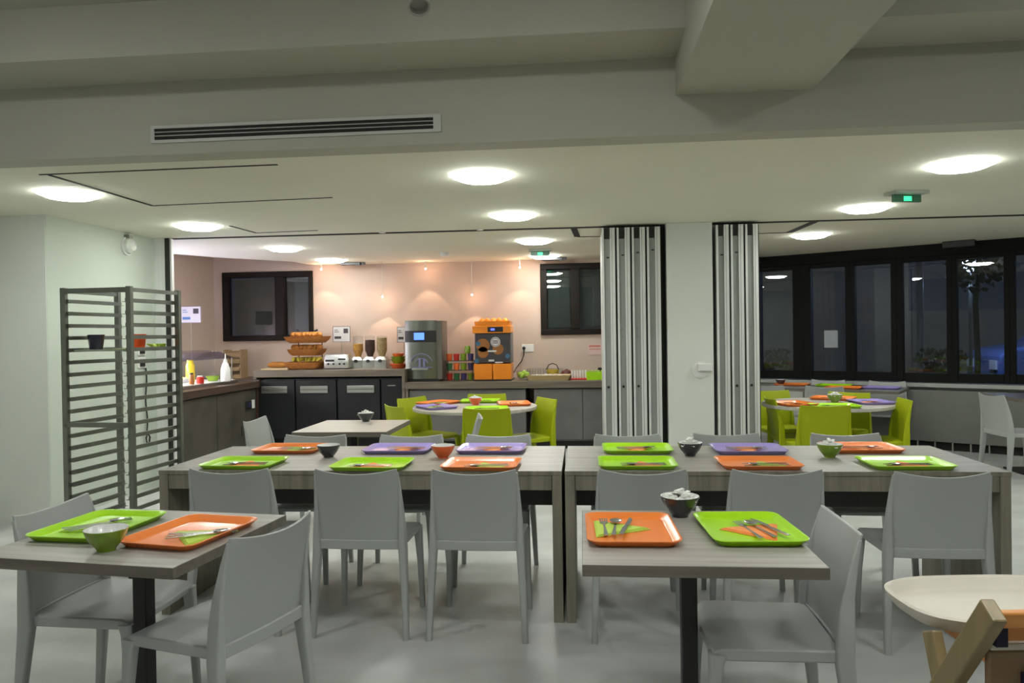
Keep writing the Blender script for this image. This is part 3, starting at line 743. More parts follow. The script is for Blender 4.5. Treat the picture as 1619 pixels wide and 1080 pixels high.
# ------------------------------------------------------------------ bakery rack
RX, RY, RZr = -2.854, 4.442, -.08
rk = thing('tray_rack', 'tall grey metal tray rack with many runners, beside the left wall', 'rack', (RX, RY, 0), RZr)
hx, hy = .219, .233
H = 1.745
for sx in (-1, 1):
    for sy in (-1, 1):
        m = MB(); x, y = sx * hx, sy * hy
        m.box(x - .0165, x + .0165, y - .014, y + .014, .10, H)
        m.build('post', RACK, rk, smooth=False, bevel=.002)
m = MB(); m.box(-hx, hx, -hy - .012, -hy + .012, H - .035, H - .005); m.build('top_rail', RACK, rk, smooth=False)
m = MB(); m.box(-hx, hx, -hy - .014, -hy + .010, .91, .938); m.build('middle_rail', RACK, rk, smooth=False)
m = MB(); m.box(-hx, hx, -hy - .012, -hy + .012, .11, .14); m.build('bottom_rail', RACK, rk, smooth=False)
for sx in (-1, 1):
    m = MB(); m.box(sx * hx - .012, sx * hx + .012, -hy, hy, H - .03, H - .008); m.build('side_rail', RACK, rk, smooth=False)
    m = MB(); m.box(sx * hx - .012, sx * hx + .012, -hy, hy, .11, .14); m.build('side_rail', RACK, rk, smooth=False)
    for k in range(21):
        z = 1.665 - k * .0735
        m = MB(); x = sx * hx
        m.box(x - sx * .016, x - sx * .030, -hy, hy, z - .011, z + .011)
        m.box(x - sx * .016, x - sx * .048, -hy, hy, z - .012, z - .009)
        m.build('tray_runner', RACK, rk, smooth=False)
for sx in (-1, 1):
    for sy in (-1, 1):
        c_ = MB().lathe([(.001, -.012), (.045, -.012), (.048, 0), (.045, .012), (.001, .012)], 18)
        w = c_.build('caster', BLACKP, rk, loc=(sx * hx, sy * hy, .048), rot=(0, R(90), 0))
        BX(-.02, .02, -.015, .015, .035, .055).build('caster_fork', RACK, w, rot=(0, R(-90), 0), smooth=False)
def rl(a_, b_): return RX + a_ * cos(RZr) - b_ * sin(RZr), RY + a_ * sin(RZr) + b_ * cos(RZr)
tr = MB(); zt = 1.665 - 4 * .0735 - .009
tr.loft([rrect(.170, .22, .02, 0), rrect(.180, .228, .02, .012), rrect(.177, .225, .02, .012), rrect(.168, .218, .02, .002)])
q = rl(0, 0); tag(tr.build('rack_tray', mat('pale_green_tray', (.42, .46, .38), .3, var=.03), loc=(q[0], q[1], zt), rz=RZr), 'pale flat tray on the rack carrying two pots', 'tray')
def cup(x, y, z, r, h, M, lab, name='cup', taper=.75, grp=None):
    m = MB(); m.lathe([(.001, 0), (r * taper, 0), (r, h), (r * .92, h), (r * taper * .9, .006), (.001, .006)], 24)
    o = m.build(name, M, loc=(x, y, z)); tag(o, lab, name.replace('_', ' '), grp); return o
q = rl(-.115, -.10); cup(q[0], q[1], zt + .003, .048, .098, NAVY, 'dark navy pot on the rack tray', 'pot')
q = rl(.085, .02); cup(q[0], q[1], zt + .003, .048, .098, mat('bright_orange_pot', (.9, .10, .01), .35, var=.03), 'bright orange pot on the rack tray', 'pot')
q = rl(.115, .17); m = MB()
for k in range(16):
    aa = random.random() * 6.28; m.bar((random.uniform(-.05, .05), random.uniform(-.03, .03), .004), (random.uniform(-.06, .06), random.uniform(-.04, .04), .035), .012, .004)
tag(m.build('lime_paper_bunch', NLIME, loc=(q[0], q[1], zt + .003), smooth=False), 'small crumpled lime paper on the rack tray, right of the orange pot', 'paper')
q = rl(-.03, .02); m = MB(); m.prism([(-.07, -.04), (.07, -.045), (.06, .04), (-.05, .045)], 0, .008)
tag(m.build('lime_napkin_stack', NLIME, loc=(q[0], q[1], zt + .003), smooth=False), 'flat lime napkins between the two pots on the rack tray', 'napkins')

# ------------------------------------------------------------------ highchair (near right, seen from behind)
HY = R(5.3)
hc = thing('highchair', 'beech wooden highchair with a white tray, at the lower right corner', 'highchair', (.972, 1.748, 0), HY)
# local: +Y away from the viewer (towards its tray); x right
def hb(name, a_, b_, w, t_, M, up=(1, 0, 0), par=None): return MB().bar(a_, b_, w, t_, M=None, up=up).build(name, M, par or hc, smooth=False, bevel=.004)
for s in (-1, 1):
    hb('rear_post', (s * .240, -.262, .900), (s * .275, .36, 0.0), .050, .028, BEECH)
    hb('front_post', (s * .222, -.02, .765), (s * .235, -.35, 0.0), .045, .024, BEECH)
    hb('tray_bracket', (s * .150, -.17, .74), (s * .150, .10, .755), .03, .018, BEECHO)
hb('top_rail', (-.225, -.250, .878), (.225, -.250, .878), .030, .022, BEECHO, up=(0, 1, 0))
hb('foot_rail', (-.25, .28, .12), (.25, .28, .12), .04, .02, BEECH, up=(0, 1, 0))
BX(-.225, .225, -.235, -.215, .828, .858).build('back_slat', BEECHO, hc, smooth=False, bevel=.004)
BX(-.225, .225, -.222, -.205, .50, .806).build('back_panel', PLYB, hc, smooth=False, bevel=.004)
BX(-.225, .225, -.228, -.200, .808, .822).build('back_trim', CREAM, hc, smooth=False, bevel=.003)
BX(-.22, .22, -.20, .02, .50, .52).build('seat', BEECH, hc, smooth=False, bevel=.004)
BX(-.222, -.200, -.240, -.225, .820, .866).build('strap', STRAP, hc, smooth=False)
BX(-.165, -.12, -.232, -.222, .70, .765).build('strap', STRAP, hc, smooth=False)
m = MB()
def oval(hx_, hy_, z, n=48, e=3.2):
    pts = []
    for k in range(n):
        a_ = 2 * pi * k / n; ca, sa = cos(a_), sin(a_)
        pts.append((hx_ * math.copysign(abs(ca) ** (2 / e), ca), hy_ * math.copysign(abs(sa) ** (2 / e), sa), z))
    return pts
m.loft([oval(.215, .125, .762), oval(.232, .143, .767), oval(.247, .157, .788), oval(.250, .160, .798), oval(.244, .154, .802), oval(.236, .146, .797), oval(.228, .138, .778), oval(.212, .122, .772)])
m.build('feeding_tray', CREAM, hc, loc=(.005, .080, .0), angle=60)

# ------------------------------------------------------------------ buffet counters
# fridge counter (left, taller)
t = thing('worktop', 'tall brown laminate worktop with side gables over the dark fridge', 'worktop', (-3.18, 9.6, 0))
BX(-1.0, .965, -.40, .395, .925, 1.01).build('top', CTOP, t, smooth=False, bevel=.003)
BX(-1.0, -.96, -.40, .395, 0, .925).build('gable', CTOP, t, smooth=False)
BX(.93, .965, -.40, .395, 0, .925).build('gable', CTOP, t, smooth=False)
fr = thing('undercounter_fridge', 'black undercounter fridge with three doors and steel handles', 'fridge', (-3.18, 9.6, 0))
BX(-.955, .925, -.33, .36, .10, .90).build('body', CHAR, fr, smooth=False)
BX(-.955, .925, -.30, .36, .0, .10).build('plinth', GASKET, fr, smooth=False)
for a_, b_, c_, d_ in ((-.95, -.465, -.90, -.56), (-.455, .08, -.39, -.03), (.09, .645, .22, .57)):
    dr = BX(a_ + .006, b_ - .006, -.375, -.332, .14, .885).build('door', CHAR, fr, smooth=False, bevel=.004)
    BX(c_, d_, -.392, -.375, .72, .81).build('handle', BRUSH, dr, smooth=False, bevel=.004)
    BX(c_ + .01, d_ - .01, -.3935, -.392, .757, .772).build('handle_groove', RACK, dr, smooth=False)
cp = BX(.66, .92, -.372, -.332, .14, .885).build('control_panel', CHAR, fr, smooth=False, bevel=.004)
BX(.74, .84, -.375, -.372, .80, .812).build('badge', BRUSH, cp, smooth=False)
# right lower counter
t = thing('worktop', 'lower brown laminate worktop under the coffee machine and juicer', 'worktop', (-.6, 9.6, 0))
BX(-1.61, 1.75, -.40, .395, .76, .845).build('top', CTOP, t, smooth=False, bevel=.003)
BX(-1.61, -1.575, -.39, .395, 0, .76).build('gable', CTOP, t, smooth=False)
def cabinet(x0, x1, splits, label):
    t = thing('base_cabinet', label, 'cabinet', ((x0 + x1) / 2, 9.6, 0)); cx = (x0 + x1) / 2
    BX(x0 - cx, x1 - cx, -.34, .38, .10, .757).build('body', CABG, t, smooth=False)
    BX(x0 - cx + .02, x1 - cx - .02, -.30, .38, 0, .10).build('plinth', GASKET, t, smooth=False)
    e = [x0] + splits + [x1]
    for a_, b_ in zip(e[:-1], e[1:]):
        BX(a_ - cx + .004, b_ - cx - .004, -.362, -.342, .12, .74).build('door', CABG, t, smooth=False, bevel=.002)
cabinet(-2.17, -.70, [-1.42], 'grey two-door cabinet under the juicer and coffee machine')
cabinet(-.60, 1.12, [.0, .56], 'grey cabinet right of the black gap, partly behind the partition stack')
# side counter (buffet along left wall)
t = thing('worktop', 'dark brown worktop along the left wall carrying the cold display', 'worktop', (-4.57, 8.15, 0))
BX(-.50, .47, -1.0, 1.04, .80, .88).build('top', CTOPD, t, smooth=False, bevel=.003)
BX(-.50, .47, 1.04, 1.84, .80, .90).build('corner_top', CTOPD, t, smooth=False, bevel=.003)
sc = thing('side_cabinet', 'mottled grey cabinet under the dark brown side worktop', 'cabinet', (-4.57, 8.15, 0))
BX(-.48, .43, -.98, 1.02, 0, .80).build('body', STONE, sc, smooth=False)
BX(.36, .45, 1.03, 1.07, 0, .80).build('corner_post', CTOPD, sc, smooth=False)
BX(.43, .447, .58, .595, .24, .36).build('handle', BLACKP, sc, smooth=False)
for a_, b_ in ((-.97, -.02), (-.01, .99)):
    BX(.43, .442, a_, b_, .06, .78).build('door', STONE, sc, smooth=False, bevel=.002)
t = thing('power_socket', 'black and white power socket on the side cabinet near the corner', 'socket', (-4.125, 8.98, .60))
BX(0, .012, -.13, .02, -.05, .05).build('plate', BLACKP, t, smooth=False, bevel=.003)
BX(.0, .015, .03, .10, -.05, .055).build('cover', WHITE, t, smooth=False, bevel=.003)
BX(.012, .03, -.09, -.03, -.03, .03).build('plug', mat('navy_plug', (.02, .02, .06), .4, var=.1), t, smooth=False, bevel=.003)
# cold display with curved glass canopy
cd = thing('cold_display', 'lit cold buffet display with a glass canopy on the side worktop', 'display case', (-4.62, 8.2, .88))
BX(-.40, .33, -.95, .78, 0, .035).build('base', BRUSH, cd, smooth=False, bevel=.004)
BX(-.38, .31, -.93, .76, .035, .04).build('well_floor', WHITE, cd, smooth=False)
BX(-.42, -.40, -.95, .78, 0, .40).build('back_wall', WHITE, cd, smooth=False)
m = MB(); pr_ = [(-.40, .40), (-.10, .41), (.12, .385), (.28, .31)]
m.loft([[(x, -.95, z) for x, z in pr_] + [(x, -.95, z - .006) for x, z in reversed(pr_)], [(x, .78, z) for x, z in pr_] + [(x, .78, z - .006) for x, z in reversed(pr_)]])
m.build('glass_canopy', glass_thin('smoked_canopy', (.80, .80, .96), .02, .12), cd, smooth=False)
BX(-.36, -.33, -.93, .30, .365, .385).build('light_tube', CASELIT, cd, smooth=False)
m = MB(); m.box(-.41, .29, .77, .79, 0, .31); m.build('end_glass', CLEAR, cd, smooth=False)
for y_ in (-.94, .77):
    m = MB(); m.tube([(.27, y_, .0), (.27, y_, .31)], .007); m.build('canopy_post', BRUSH, cd)
# food in the display, items on side worktop
def tagb(mb, name, M, loc, lab, cat, grp=None, rz=0, **k):
    o = mb.build(name, M, loc=loc, rz=rz, **k); return tag(o, lab, cat, grp)
for i, (x, y, r_, M, lab) in enumerate([(-4.42, 7.45, .09, WHITEC, 'white dish at the near end of the cold display'), (-4.42, 7.72, .09, WHITEC, 'white dish in the cold display beside the near one'),
        (-4.42, 8.62, .085, GRC, 'green dish in the cold display near its far end')]):
    t = thing('dish', lab, 'dish', (x, y, .921)); t['group'] = 'dishes in the cold display'
    MB().lathe([(.001, 0), (r_ * .6, 0), (r_, .06), (r_ * .95, .06), (r_ * .58, .008), (.001, .008)], 26).build('outer', M, t)
for i, (x, y, M, nm) in enumerate([(-4.70, 7.5, BREADP, 'pale'), (-4.68, 7.95, ORFRUIT, 'orange'), (-4.70, 8.35, BREADP, 'cream')]):
    m = MB(); m.loft([rrect(.10, .16, .02, 0), rrect(.11, .17, .02, .045), rrect(.105, .165, .02, .045), rrect(.10, .16, .02, .04)])
    o = thing('food_tray', '%s filled food tray inside the cold display, %s' % (nm, ('nearest us', 'in the middle', 'towards the back wall')[i]), 'food tray', (x, y, .921)); m.build('pan', WHITEC, o)
    m = MB()
    for k in range(12): m.sph((random.uniform(-.07, .07), random.uniform(-.13, .13), .045), .028, n=8, sz=.6)
    m.build('food', M, o)
def jar(x, y, z, r, h, M, capM, lab, cat='jar', name='jar'):
    t = thing(name, lab, cat, (x, y, z)); MB().lathe([(.001, 0), (r, 0), (r, h * .75), (r * .7, h * .86), (.001, h * .86)], 20).build('body', M, t)
    MB().lathe([(.001, h * .862), (r * .75, h * .862), (r * .72, h), (.001, h)], 20).build('lid', capM, t); return t
jar(-4.34, 7.60, .921, .03, .12, WHITE, BLACKP, 'small white jar with dark lid near the front of the cold display')
jar(-4.34, 7.98, .921, .028, .13, mat('amber_sauce', (.35, .12, .03), .4, var=.1), BLACKP, 'small amber bottle with dark lid in the cold display', 'bottle', 'sauce_bottle')
jar(-4.33, 8.15, .921, .04, .09, RED, WHITE, 'red jar at the front edge of the cold display')
jar(-4.62, 8.47, .921, .05, .26, YELLOW, YELLOW, 'yellow bottle inside the cold display', 'bottle', 'mustard_bottle')
t = thing('spray_bottle', 'white squeeze bottle with a nozzle at the end of the side worktop', 'bottle', (-4.26, 8.62, .915))
MB().lathe([(.001, 0), (.055, 0), (.06, .02), (.055, .15), (.035, .21), (.02, .23), (.001, .23)], 26).build('body', WHITEC, t)
MB().lathe([(.001, .231), (.022, .231), (.018, .26), (.008, .27), (.006, .33), (.001, .33)], 18).build('nozzle', WHITE, t)
# crate behind bottle
t = thing('wooden_crate', 'small wooden crate standing in the corner behind the display', 'crate', (-4.60, 9.60, .90))
for z in (.0, .10, .20, .29): BX(-.11, .11, -.10, -.085, z, z + .05).build('slat', wood_mat('crate_wood', (.20, .12, .05), (.30, .19, .09), .6), t, smooth=False)
BX(-.11, .11, .085, .10, 0, .36).build('back_board', wood_mat('crate_dark', (.20, .12, .06), (.30, .20, .10), .6), t, smooth=False)
for s in (-1, 1): BX(s * .11 - .008, s * .11 + .008, -.10, .10, 0, .38).build('side_board', wood_mat('crate_side', (.22, .14, .07), (.33, .22, .12), .6), t, smooth=False)
# menu card stands
def card_stand(x, y, z, h, w, ch, lab, ink, rz=0.):
    t = thing('menu_card_stand', lab, 'menu card', (x, y, z), rz)
    MB().lathe([(.001, 0), (.045, 0), (.045, .008), (.001, .01)], 20).build('foot', BLACKP, t)
    MB().tube([(0, 0, .008), (0, 0, h)], .004).build('stem', BRUSH, t)
    cd_ = BX(-w / 2, w / 2, -.004, .004, h, h + ch).build('card', PAPERW, t, smooth=False)
    m = MB(); m.box(-w / 2, w / 2, -.0052, -.004, h + ch - .006, h + ch, 0); m.box(-w / 2, -w / 2 + .006, -.0052, -.004, h, h + ch, 0); m.box(w / 2 - .006, w / 2, -.0052, -.004, h, h + ch, 0); m.box(-w / 2, w / 2, -.0052, -.004, h, h + .005, 0)
    m.build('card_frame', INKD, cd_, smooth=False)
    m = MB(); m.box(w * .12, w * .38, -.0056, -.004, h + ch * .55, h + ch * .85); m.build('printed_picture', INKD, cd_, smooth=False)
    BX(-w * .4, -w * .02, -.0056, -.004, h + ch * .2, h + ch * .36).build('printed_block', ink, cd_, smooth=False)
    BX(-w * .4, -w * .15, -.0056, -.004, h + ch * .62, h + ch * .66).build('printed_line', ink, cd_, smooth=False)
    BX(-w * .4, -w * .2, -.0056, -.004, h + ch * .74, h + ch * .78).build('printed_line', ink, cd_, smooth=False)
card_stand(-4.86, 8.95, .90, .73, .27, .21, 'menu card with blue print on a thin stand above the cold display', INKB, R(0))
card_stand(-3.21, 9.80, 1.01, .35, .24, .21, 'menu card on a thin stand behind the toaster', INKD)
card_stand(-2.36, 9.80, 1.01, .33, .18, .21, 'menu card half hidden behind the coffee machine', INKD)
# bread board
t = thing('bread_board', 'wooden cutting board with bread at the left of the fridge worktop', 'board', (-3.97, 9.50, 1.01))
BX(-.19, .17, -.12, .14, 0, .022).build('board', wood_mat('board_wood', (.50, .38, .20), (.64, .50, .30), .5), t, smooth=False, bevel=.004)
m = MB(); m.tube([(-.14, 0, .06), (-.08, 0, .065), (.05, 0, .065), (.13, 0, .06)], [.02, .038, .038, .02], 14)
tagb(m, 'bread_loaf', BREAD, (-3.97, 9.50, 1.01), 'brown loaf lying on the wooden bread board', 'bread')
# three tier basket stand
bs = thing('basket_stand', 'three tier wicker basket stand filled with bread, left of the toaster', 'basket stand', (-3.60, 9.56, 1.01))
for k, (z, w) in enumerate(((.02, .25), (.19, .22), (.355, .27))):
    m = MB(); m.loft([rrect(w * .74, .14, .04, z - .01), rrect(w * .92, .17, .05, z + .03), rrect(w, .18, .05, z + .075), rrect(w * .96, .172, .05, z + .075), rrect(w * .78, .145, .04, z + .012)])
    m.build('basket', WICKER, bs, loc=(.01 * (k - 1), 0, 0))
for x in (-.16, .16):
    MB().tube([(x, .12, 0), (x, .12, .47)], .007).build('upright', BLACK, bs)
    MB().tube([(x * .7, -.02, .44), (x * .7, 0, .50), (x * .85, .02, .515)], .016).build('finial', BLACK, bs)
for k, (z, M, nm, n_) in enumerate(((.075, BANANA, 'banana', 7), (.245, BREAD, 'bread_roll', 7), (.41, BREAD, 'pastry', 8))):
    for j in range(n_):
        x = -.17 + j * .34 / (n_ - 1); m = MB()
        if nm == 'banana': m.tube([(0, -.08, .0), (0, -.03, .03), (0, .03, .03), (0, .08, .0)], [.010, .028, .028, .010], 10)
        else: m.tube([(0, -.06, 0), (0, -.03, .012), (0, .03, .012), (0, .06, 0)], [.018, .040, .040, .018], 10)
        side = ('far left', 'second from left', 'left of the middle', 'in the middle', 'right of the middle', 'second from right', 'far right', 'at the right tip')[j]
        tagb(m, nm, M, (-3.60 + x, 9.54 + random.uniform(-.02, .02), 1.01 + z + .03), '%s in the %s basket of the tier stand, %s' % (nm.replace('_', ' '), ('bottom', 'middle', 'top')[k], side), nm.replace('_', ' '), nm.replace('_', ' ') + ' row in the basket stand', rz=random.uniform(-.5, .5))
# toaster
ts = thing('toaster', 'low chrome toaster on the fridge worktop, right of the basket stand', 'toaster', (-3.16, 9.50, 1.01))
m = MB(); m.loft([rrect(.165, .10, .03, .015), rrect(.17, .105, .03, .03), rrect(.17, .105, .03, .16), rrect(.155, .09, .03, .19)]); m.build('body', mat('chrome_shell', (.80, .82, .80), .28, metal=.9, var=.05), ts)
BX(-.155, .155, -.095, .095, 0, .016).build('base', BLACKP, ts, smooth=False)
for y in (-.035, .035): BX(-.12, .12, y - .012, y + .012, .186, .192).build('slot', BLACK, ts, smooth=False)
for x in (-.10, -.03, .05, .11):
    MB().lathe([(.001, 0), (.014, 0), (.012, .015), (.001, .016)], 14).build('knob', BLACKP, ts, loc=(x, -.104, .07), rot=(R(90), 0, 0))
BX(-.14, -.02, -.108, -.104, .10, .125).build('vent_strip', BLACKP, ts, smooth=False); BX(.03, .13, -.108, -.104, .12, .14).build('vent_strip', BLACKP, ts, smooth=False)
# cereal dispensers
for i, (x, M, h, nm) in enumerate(((-2.93, CORN, .17, 'golden flakes'), (-2.77, CHOC, .22, 'dark chocolate cereal'), (-2.61, MUESLI, .25, 'beige muesli'))):
    t = thing('cereal_dispenser', 'clear cereal dispenser filled with ' + nm, 'cereal dispenser', (x, 9.62, 1.01), group='cereal dispensers')
    m = MB(); m.loft([rrect(.083, .10, .01, 0), rrect(.083, .10, .01, .11), rrect(.05, .06, .01, .15)]); m.build('stand', BRUSH, t)
    MB().lathe([(.04, .15), (.05, .19), (.068, .23), (.068, .42), (.001, .425)], 28, cap0=False).build('hopper', CLEAR, t)
    MB().lathe([(.034, .152), (.045, .19), (.063, .232), (.063, .15 + h), (.001, .155 + h)], 28).build('cereal', M, t)
    MB().lathe([(.001, -.02), (.022, -.02), (.022, .02), (.001, .02)], 16).build('knob', BLACKP, t, loc=(0, -.11, .10), rot=(R(90), 0, 0))
m = MB(); m.box(-.27, .27, -.14, -.06, 0, .05)
# tray of stacked bowls
for k, (M, nm, z, r_) in enumerate(((ORC, 'orange', 0, .12), (GRC, 'green', .06, .10), (GRC, 'green', .095, .095), (ORC, 'orange', .135, .082))):
    m = MB(); m.lathe([(.001, 0), (r_ * .6, 0), (r_, .058), (r_ * .95, .058), (r_ * .57, .006), (.001, .006)], 26)
    tagb(m, 'bowl', M, (-2.37, 9.52, 1.01 + z), '%s bowl %s of the pile left of the coffee machine' % (nm, ('at the bottom', 'second from the bottom', 'second from the top', 'on top')[k]), 'bowl', 'piled breakfast bowls')
tagb(MB().box(-.05, .05, -.06, .06, 0, .17), 'red_tin', RED, (-2.26 + .03, 9.74, 1.01), 'dark red tin behind the piled bowls', 'tin', bevel=.006)
# coffee machine
CSTEEL = mat('dark_brushed_steel', (.27, .28, .25), .26, metal=1, var=.06, vscale=4, stretch=(30, 30, 1))
cm = thing('coffee_machine', 'tall steel coffee machine with a lit blue screen', 'coffee machine', (-2.0, 9.55, .845))
m = MB(); m.loft([rrect(.24, .19, .02, .03), rrect(.24, .19, .02, .77)]); m.build('cabinet', mat('machine_grey_side', (.17, .155, .135), .4, metal=.4, var=.05), cm)
def bow(z0, z1, hx_, y0, depth, n=12):
    pts = [(-hx_ + 2 * hx_ * k / n, y0 - depth * (1 - (-1 + 2 * k / n) ** 2)) for k in range(n + 1)] + [(hx_, y0 + .03), (-hx_, y0 + .03)]
    return MB().loft([[(x, y, z0) for x, y in pts], [(x, y, z1) for x, y in pts]])
bow(.035, .50, .20, -.20, .04).build('lower_front', CSTEEL, cm, loc=(-.035, 0, 0), angle=30)
bow(.50, .645, .202, -.20, .042).build('screen_band', BLACKP, cm, loc=(-.035, 0, 0), angle=30)
bow(.645, .775, .20, -.20, .04).build('upper_front', CSTEEL, cm, loc=(-.035, 0, 0), angle=30)
BX(-.075, .055, -.250, -.236, .53, .62).build('screen', SCREEN, cm, loc=(-.035, 0, 0), smooth=False)
BX(-.20, .20, -.22, .18, 0, .035).build('base', BLACKP, cm, smooth=False)
m = MB()
for a_ in (0, 1):
    for k in range(10):
        th = R(20 + k * 14); th2 = R(34 + k * 14); rr = .145 if not a_ else .085
        m.bar((-.02 + rr * cos(th), -.244, .21 + rr * sin(th) * 1.0), (-.02 + rr * cos(th2), -.244, .21 + rr * sin(th2)), .01, .012, up=(0, 1, 0))
m.box(-.055, -.03, -.247, -.24, .19, .30); m.box(0, .025, -.247, -.24, .19, .30); m.box(-.15, .11, -.247, -.24, .175, .187)
m.build('emblem', mat('violet_grey_print', (.20, .20, .36), .4, var=.05), cm, loc=(.0, -.001, 0), smooth=False)
m = MB(); m.box(-.11, .10, -.275, -.22, .15, .17); m.build('drip_ledge', BRUSH, cm, loc=(-.03, 0, 0), smooth=False, bevel=.004)
# cup rack right of coffee machine
ck = thing('cup_stand', 'dark two tier stand of coloured cups left of the juicer', 'stand', (-1.55, 9.50, .845))
for z in (.0, .13, .25): BX(-.19, .17, -.08, .10, z, z + .008).build('shelf', mat('stand_dark_%d' % int(z * 100), (.06, .05, .03), .4, var=.1), ck, smooth=False)
for x in (-.18, .16):
    for y in (-.07, .09): MB().tube([(x, y, 0), (x, y, .25)], .005).build('post', BLACK, ck)
CM = [(ORC, 'orange'), (GRC, 'green'), (PURPC, 'purple'), (GREENDK, 'dark green'), (RED, 'red')]
for row, (z, seq) in enumerate(((.008, (4, 3, 2, 1)), (.138, (3, 0, 1, 2)), (.258, (0, 4, 1, 2)))):
    for j, ci in enumerate(seq):
        M, nm = CM[ci]
        cup(-1.55 - .145 + j * .092, 9.49, .845 + z, .040, .085, M, '%s cup on the %s level of the cup stand' % (nm, ('lowest', 'middle', 'top')[row]), 'cup', .8, 'coloured cups on the stand')
tagb(MB().lathe([(.001, 0), (.035, 0), (.04, .06), (.03, .10), (.001, .10)], 18), 'cup', GRC, (-1.46, 9.5, .845 + .258 + .086), 'green cup piled highest on the cup stand', 'cup') 
# juicer
jc = thing('orange_juicer', 'orange and grey automatic orange juicer with fruit on top', 'juicer', (-1.12, 9.52, .845))
BX(-.24, .24, -.20, .20, .0, .02).build('base', BLACKP, jc, smooth=False)
for s in (-1, 1):
    m = MB(); m.loft([rrect(.113, .16, .012, .02, cx=s * .12, cy=-.03), rrect(.118, .17, .012, .215, cx=s * .12, cy=-.03)]); m.build('peel_bin', ORANGEP, jc)
m = MB(); m.box(-.23, .23, -.12, .19, .215, .60); m.build('body', mat('juicer_grey', (.13, .135, .15), .4, var=.1), jc, smooth=False, bevel=.006)
m = MB(); m.box(-.225, .225, -.165, -.12, .225, .60); m.build('front_cover', mat('smoked_cover', (.060, .055, .062), .12, coat=.5, var=.1), jc, smooth=False, bevel=.012)
for x, z, r_, M in ((-.12, .45, .085, ORANGEP), (.07, .40, .07, ORANGEP), (-.12, .36, .07, ORANGEP)):
    MB().lathe([(.001, 0), (r_, 0), (r_, .003), (.001, .003)], 26).build('squeezing_drum', mat('dim_orange_drum', (.30, .11, .02), .5, var=.1), jc, loc=(x, -.166, z), rot=(R(90), 0, 0))
for x, z in ((-.18, .47), (.19, .31), (-.20, .25)):
    MB().lathe([(.001, 0), (.03, 0), (.03, .003), (.001, .003)], 20).build('blue_dot', mat('dim_blue', (.04, .12, .22), .5, var=.1), jc, loc=(x, -.168, z), rot=(R(90), 0, 0))
bd = MB().lathe([(.001, 0), (.062, 0), (.062, .004), (.001, .004)], 30).build('round_badge', mat('badge_white', (.65, .62, .62), .4, var=.02), jc, loc=(.04, -.171, .49), rot=(R(90), 0, 0))
m = MB()
for k in range(3): m.box(-.035, .035, .016 * (k - 1) - .004, .016 * (k - 1) + .004, .004, .006)
m.lathe([(.048, .004), (.054, .004), (.054, .0055), (.048, .0055)], 30, cap0=False, cap1=False)
m.build('badge_print', INKD, bd, smooth=False)
BX(-.06, .05, -.172, -.165, .365, .385).build('sticker', PAPERW, jc, smooth=False); BX(-.05, .02, -.172, -.165, .245, .268).build('sticker', PAPERW, jc, smooth=False); BX(.03, .13, -.172, -.165, .222, .24).build('sticker', PAPERW, jc, smooth=False)
m = MB(); m.box(-.25, .235, -.19, .20, .60, .695); m.build('head', ORANGEP, jc, smooth=False, bevel=.01)
BX(-.055, .14, -.196, -.188, .615, .68).build('display', BLACKP, jc, smooth=False, bevel=.003); BX(-.015, .035, -.199, -.195, .635, .66).build('lit_display', SCREENB, jc, smooth=False)
m = MB(); m.loft([rrect(.22, .17, .04, .695), rrect(.23, .18, .04, .75), rrect(.222, .172, .04, .75), rrect(.20, .15, .04, .705)]); m.build('fruit_tray', ORANGEP, jc)
for k in range(10):
    x = -.15 + (k % 5) * .075; y = -.05 + (k // 5) * .085
    tagb(MB().sph((0, 0, 0), .038), 'orange', ORFRUIT, (-1.12 + x, 9.52 + y, .845 + .746 + (.012 if k % 2 else 0)), 'orange in the juicer fruit tray, %s row, %s' % (('front', 'back')[k // 5], ('far left', 'left', 'middle', 'right', 'far right')[k % 5]), 'orange', 'oranges on the juicer')
# plug and cable
t = thing('wall_socket', 'pale wall socket with a black plug right of the juicer', 'socket', (-.74, 10.0, 1.24))
BX(-.06, .10, -.008, 0, -.05, .05).build('plate', WHITE, t, smooth=False, bevel=.003)
MB().lathe([(.001, 0), (.022, 0), (.022, .04), (.001, .045)], 14).build('plug', BLACKP, t, loc=(-.03, -.008, 0), rot=(R(90), 0, 0))
m = MB(); m.tube([(-.77, 9.96, 1.23), (-.77, 9.93, 1.15), (-.80, 9.90, 1.07), (-.86, 9.82, .99), (-.885, 9.70, .93)], .008)
m.v = [(x + 1.12, y - 9.52, z - .845) for x, y, z in m.v]; m.build('power_cord', BLACKP, jc)
# bowl of green, glasses, tray with baskets, green box
t = thing('glass_bowl', 'clear bowl of green apples right of the juicer', 'bowl', (-.73, 9.46, .845))
MB().lathe([(.05, 0), (.075, .01), (.115, .12), (.111, .12), (.07, .014), (.001, .012)], 30, cap0=True, cap1=False).build('bowl', CLEAR, t)
for k in range(6):
    aa = k * pi / 3; tagb(MB().sph((0, 0, 0), .036), 'apple', GREENFR, (-.73 + .052 * cos(aa) * (k > 0), 9.46 + .052 * sin(aa) * (k > 0), .845 + .058 + .03 * (k == 0) + .012 * (k % 2)), 'green apple in the clear bowl, %s' % ('on top', 'at the back right', 'at the back left', 'at the left', 'at the front left', 'at the front right')[k], 'apple', 'apples in the clear bowl')
for k in range(7):
    m = MB(); m.lathe([(.001, 0), (.027, 0), (.032, .13), (.030, .13), (.025, .006), (.001, .006)], 18)
    tagb(m, 'drinking_glass', CLEAR, (-.70 + k * .07, 9.82, .845), 'clear drinking glass by the back wall right of the juicer, %s' % ('first from left', 'second from left', 'third from left', 'middle one', 'third from right', 'second from right', 'last on right')[k], 'glass', 'glasses by the back wall')
t = thing('buffet_tray', 'pale wooden tray with small baskets between apples and glasses', 'tray', (-.42, 9.44, .845))
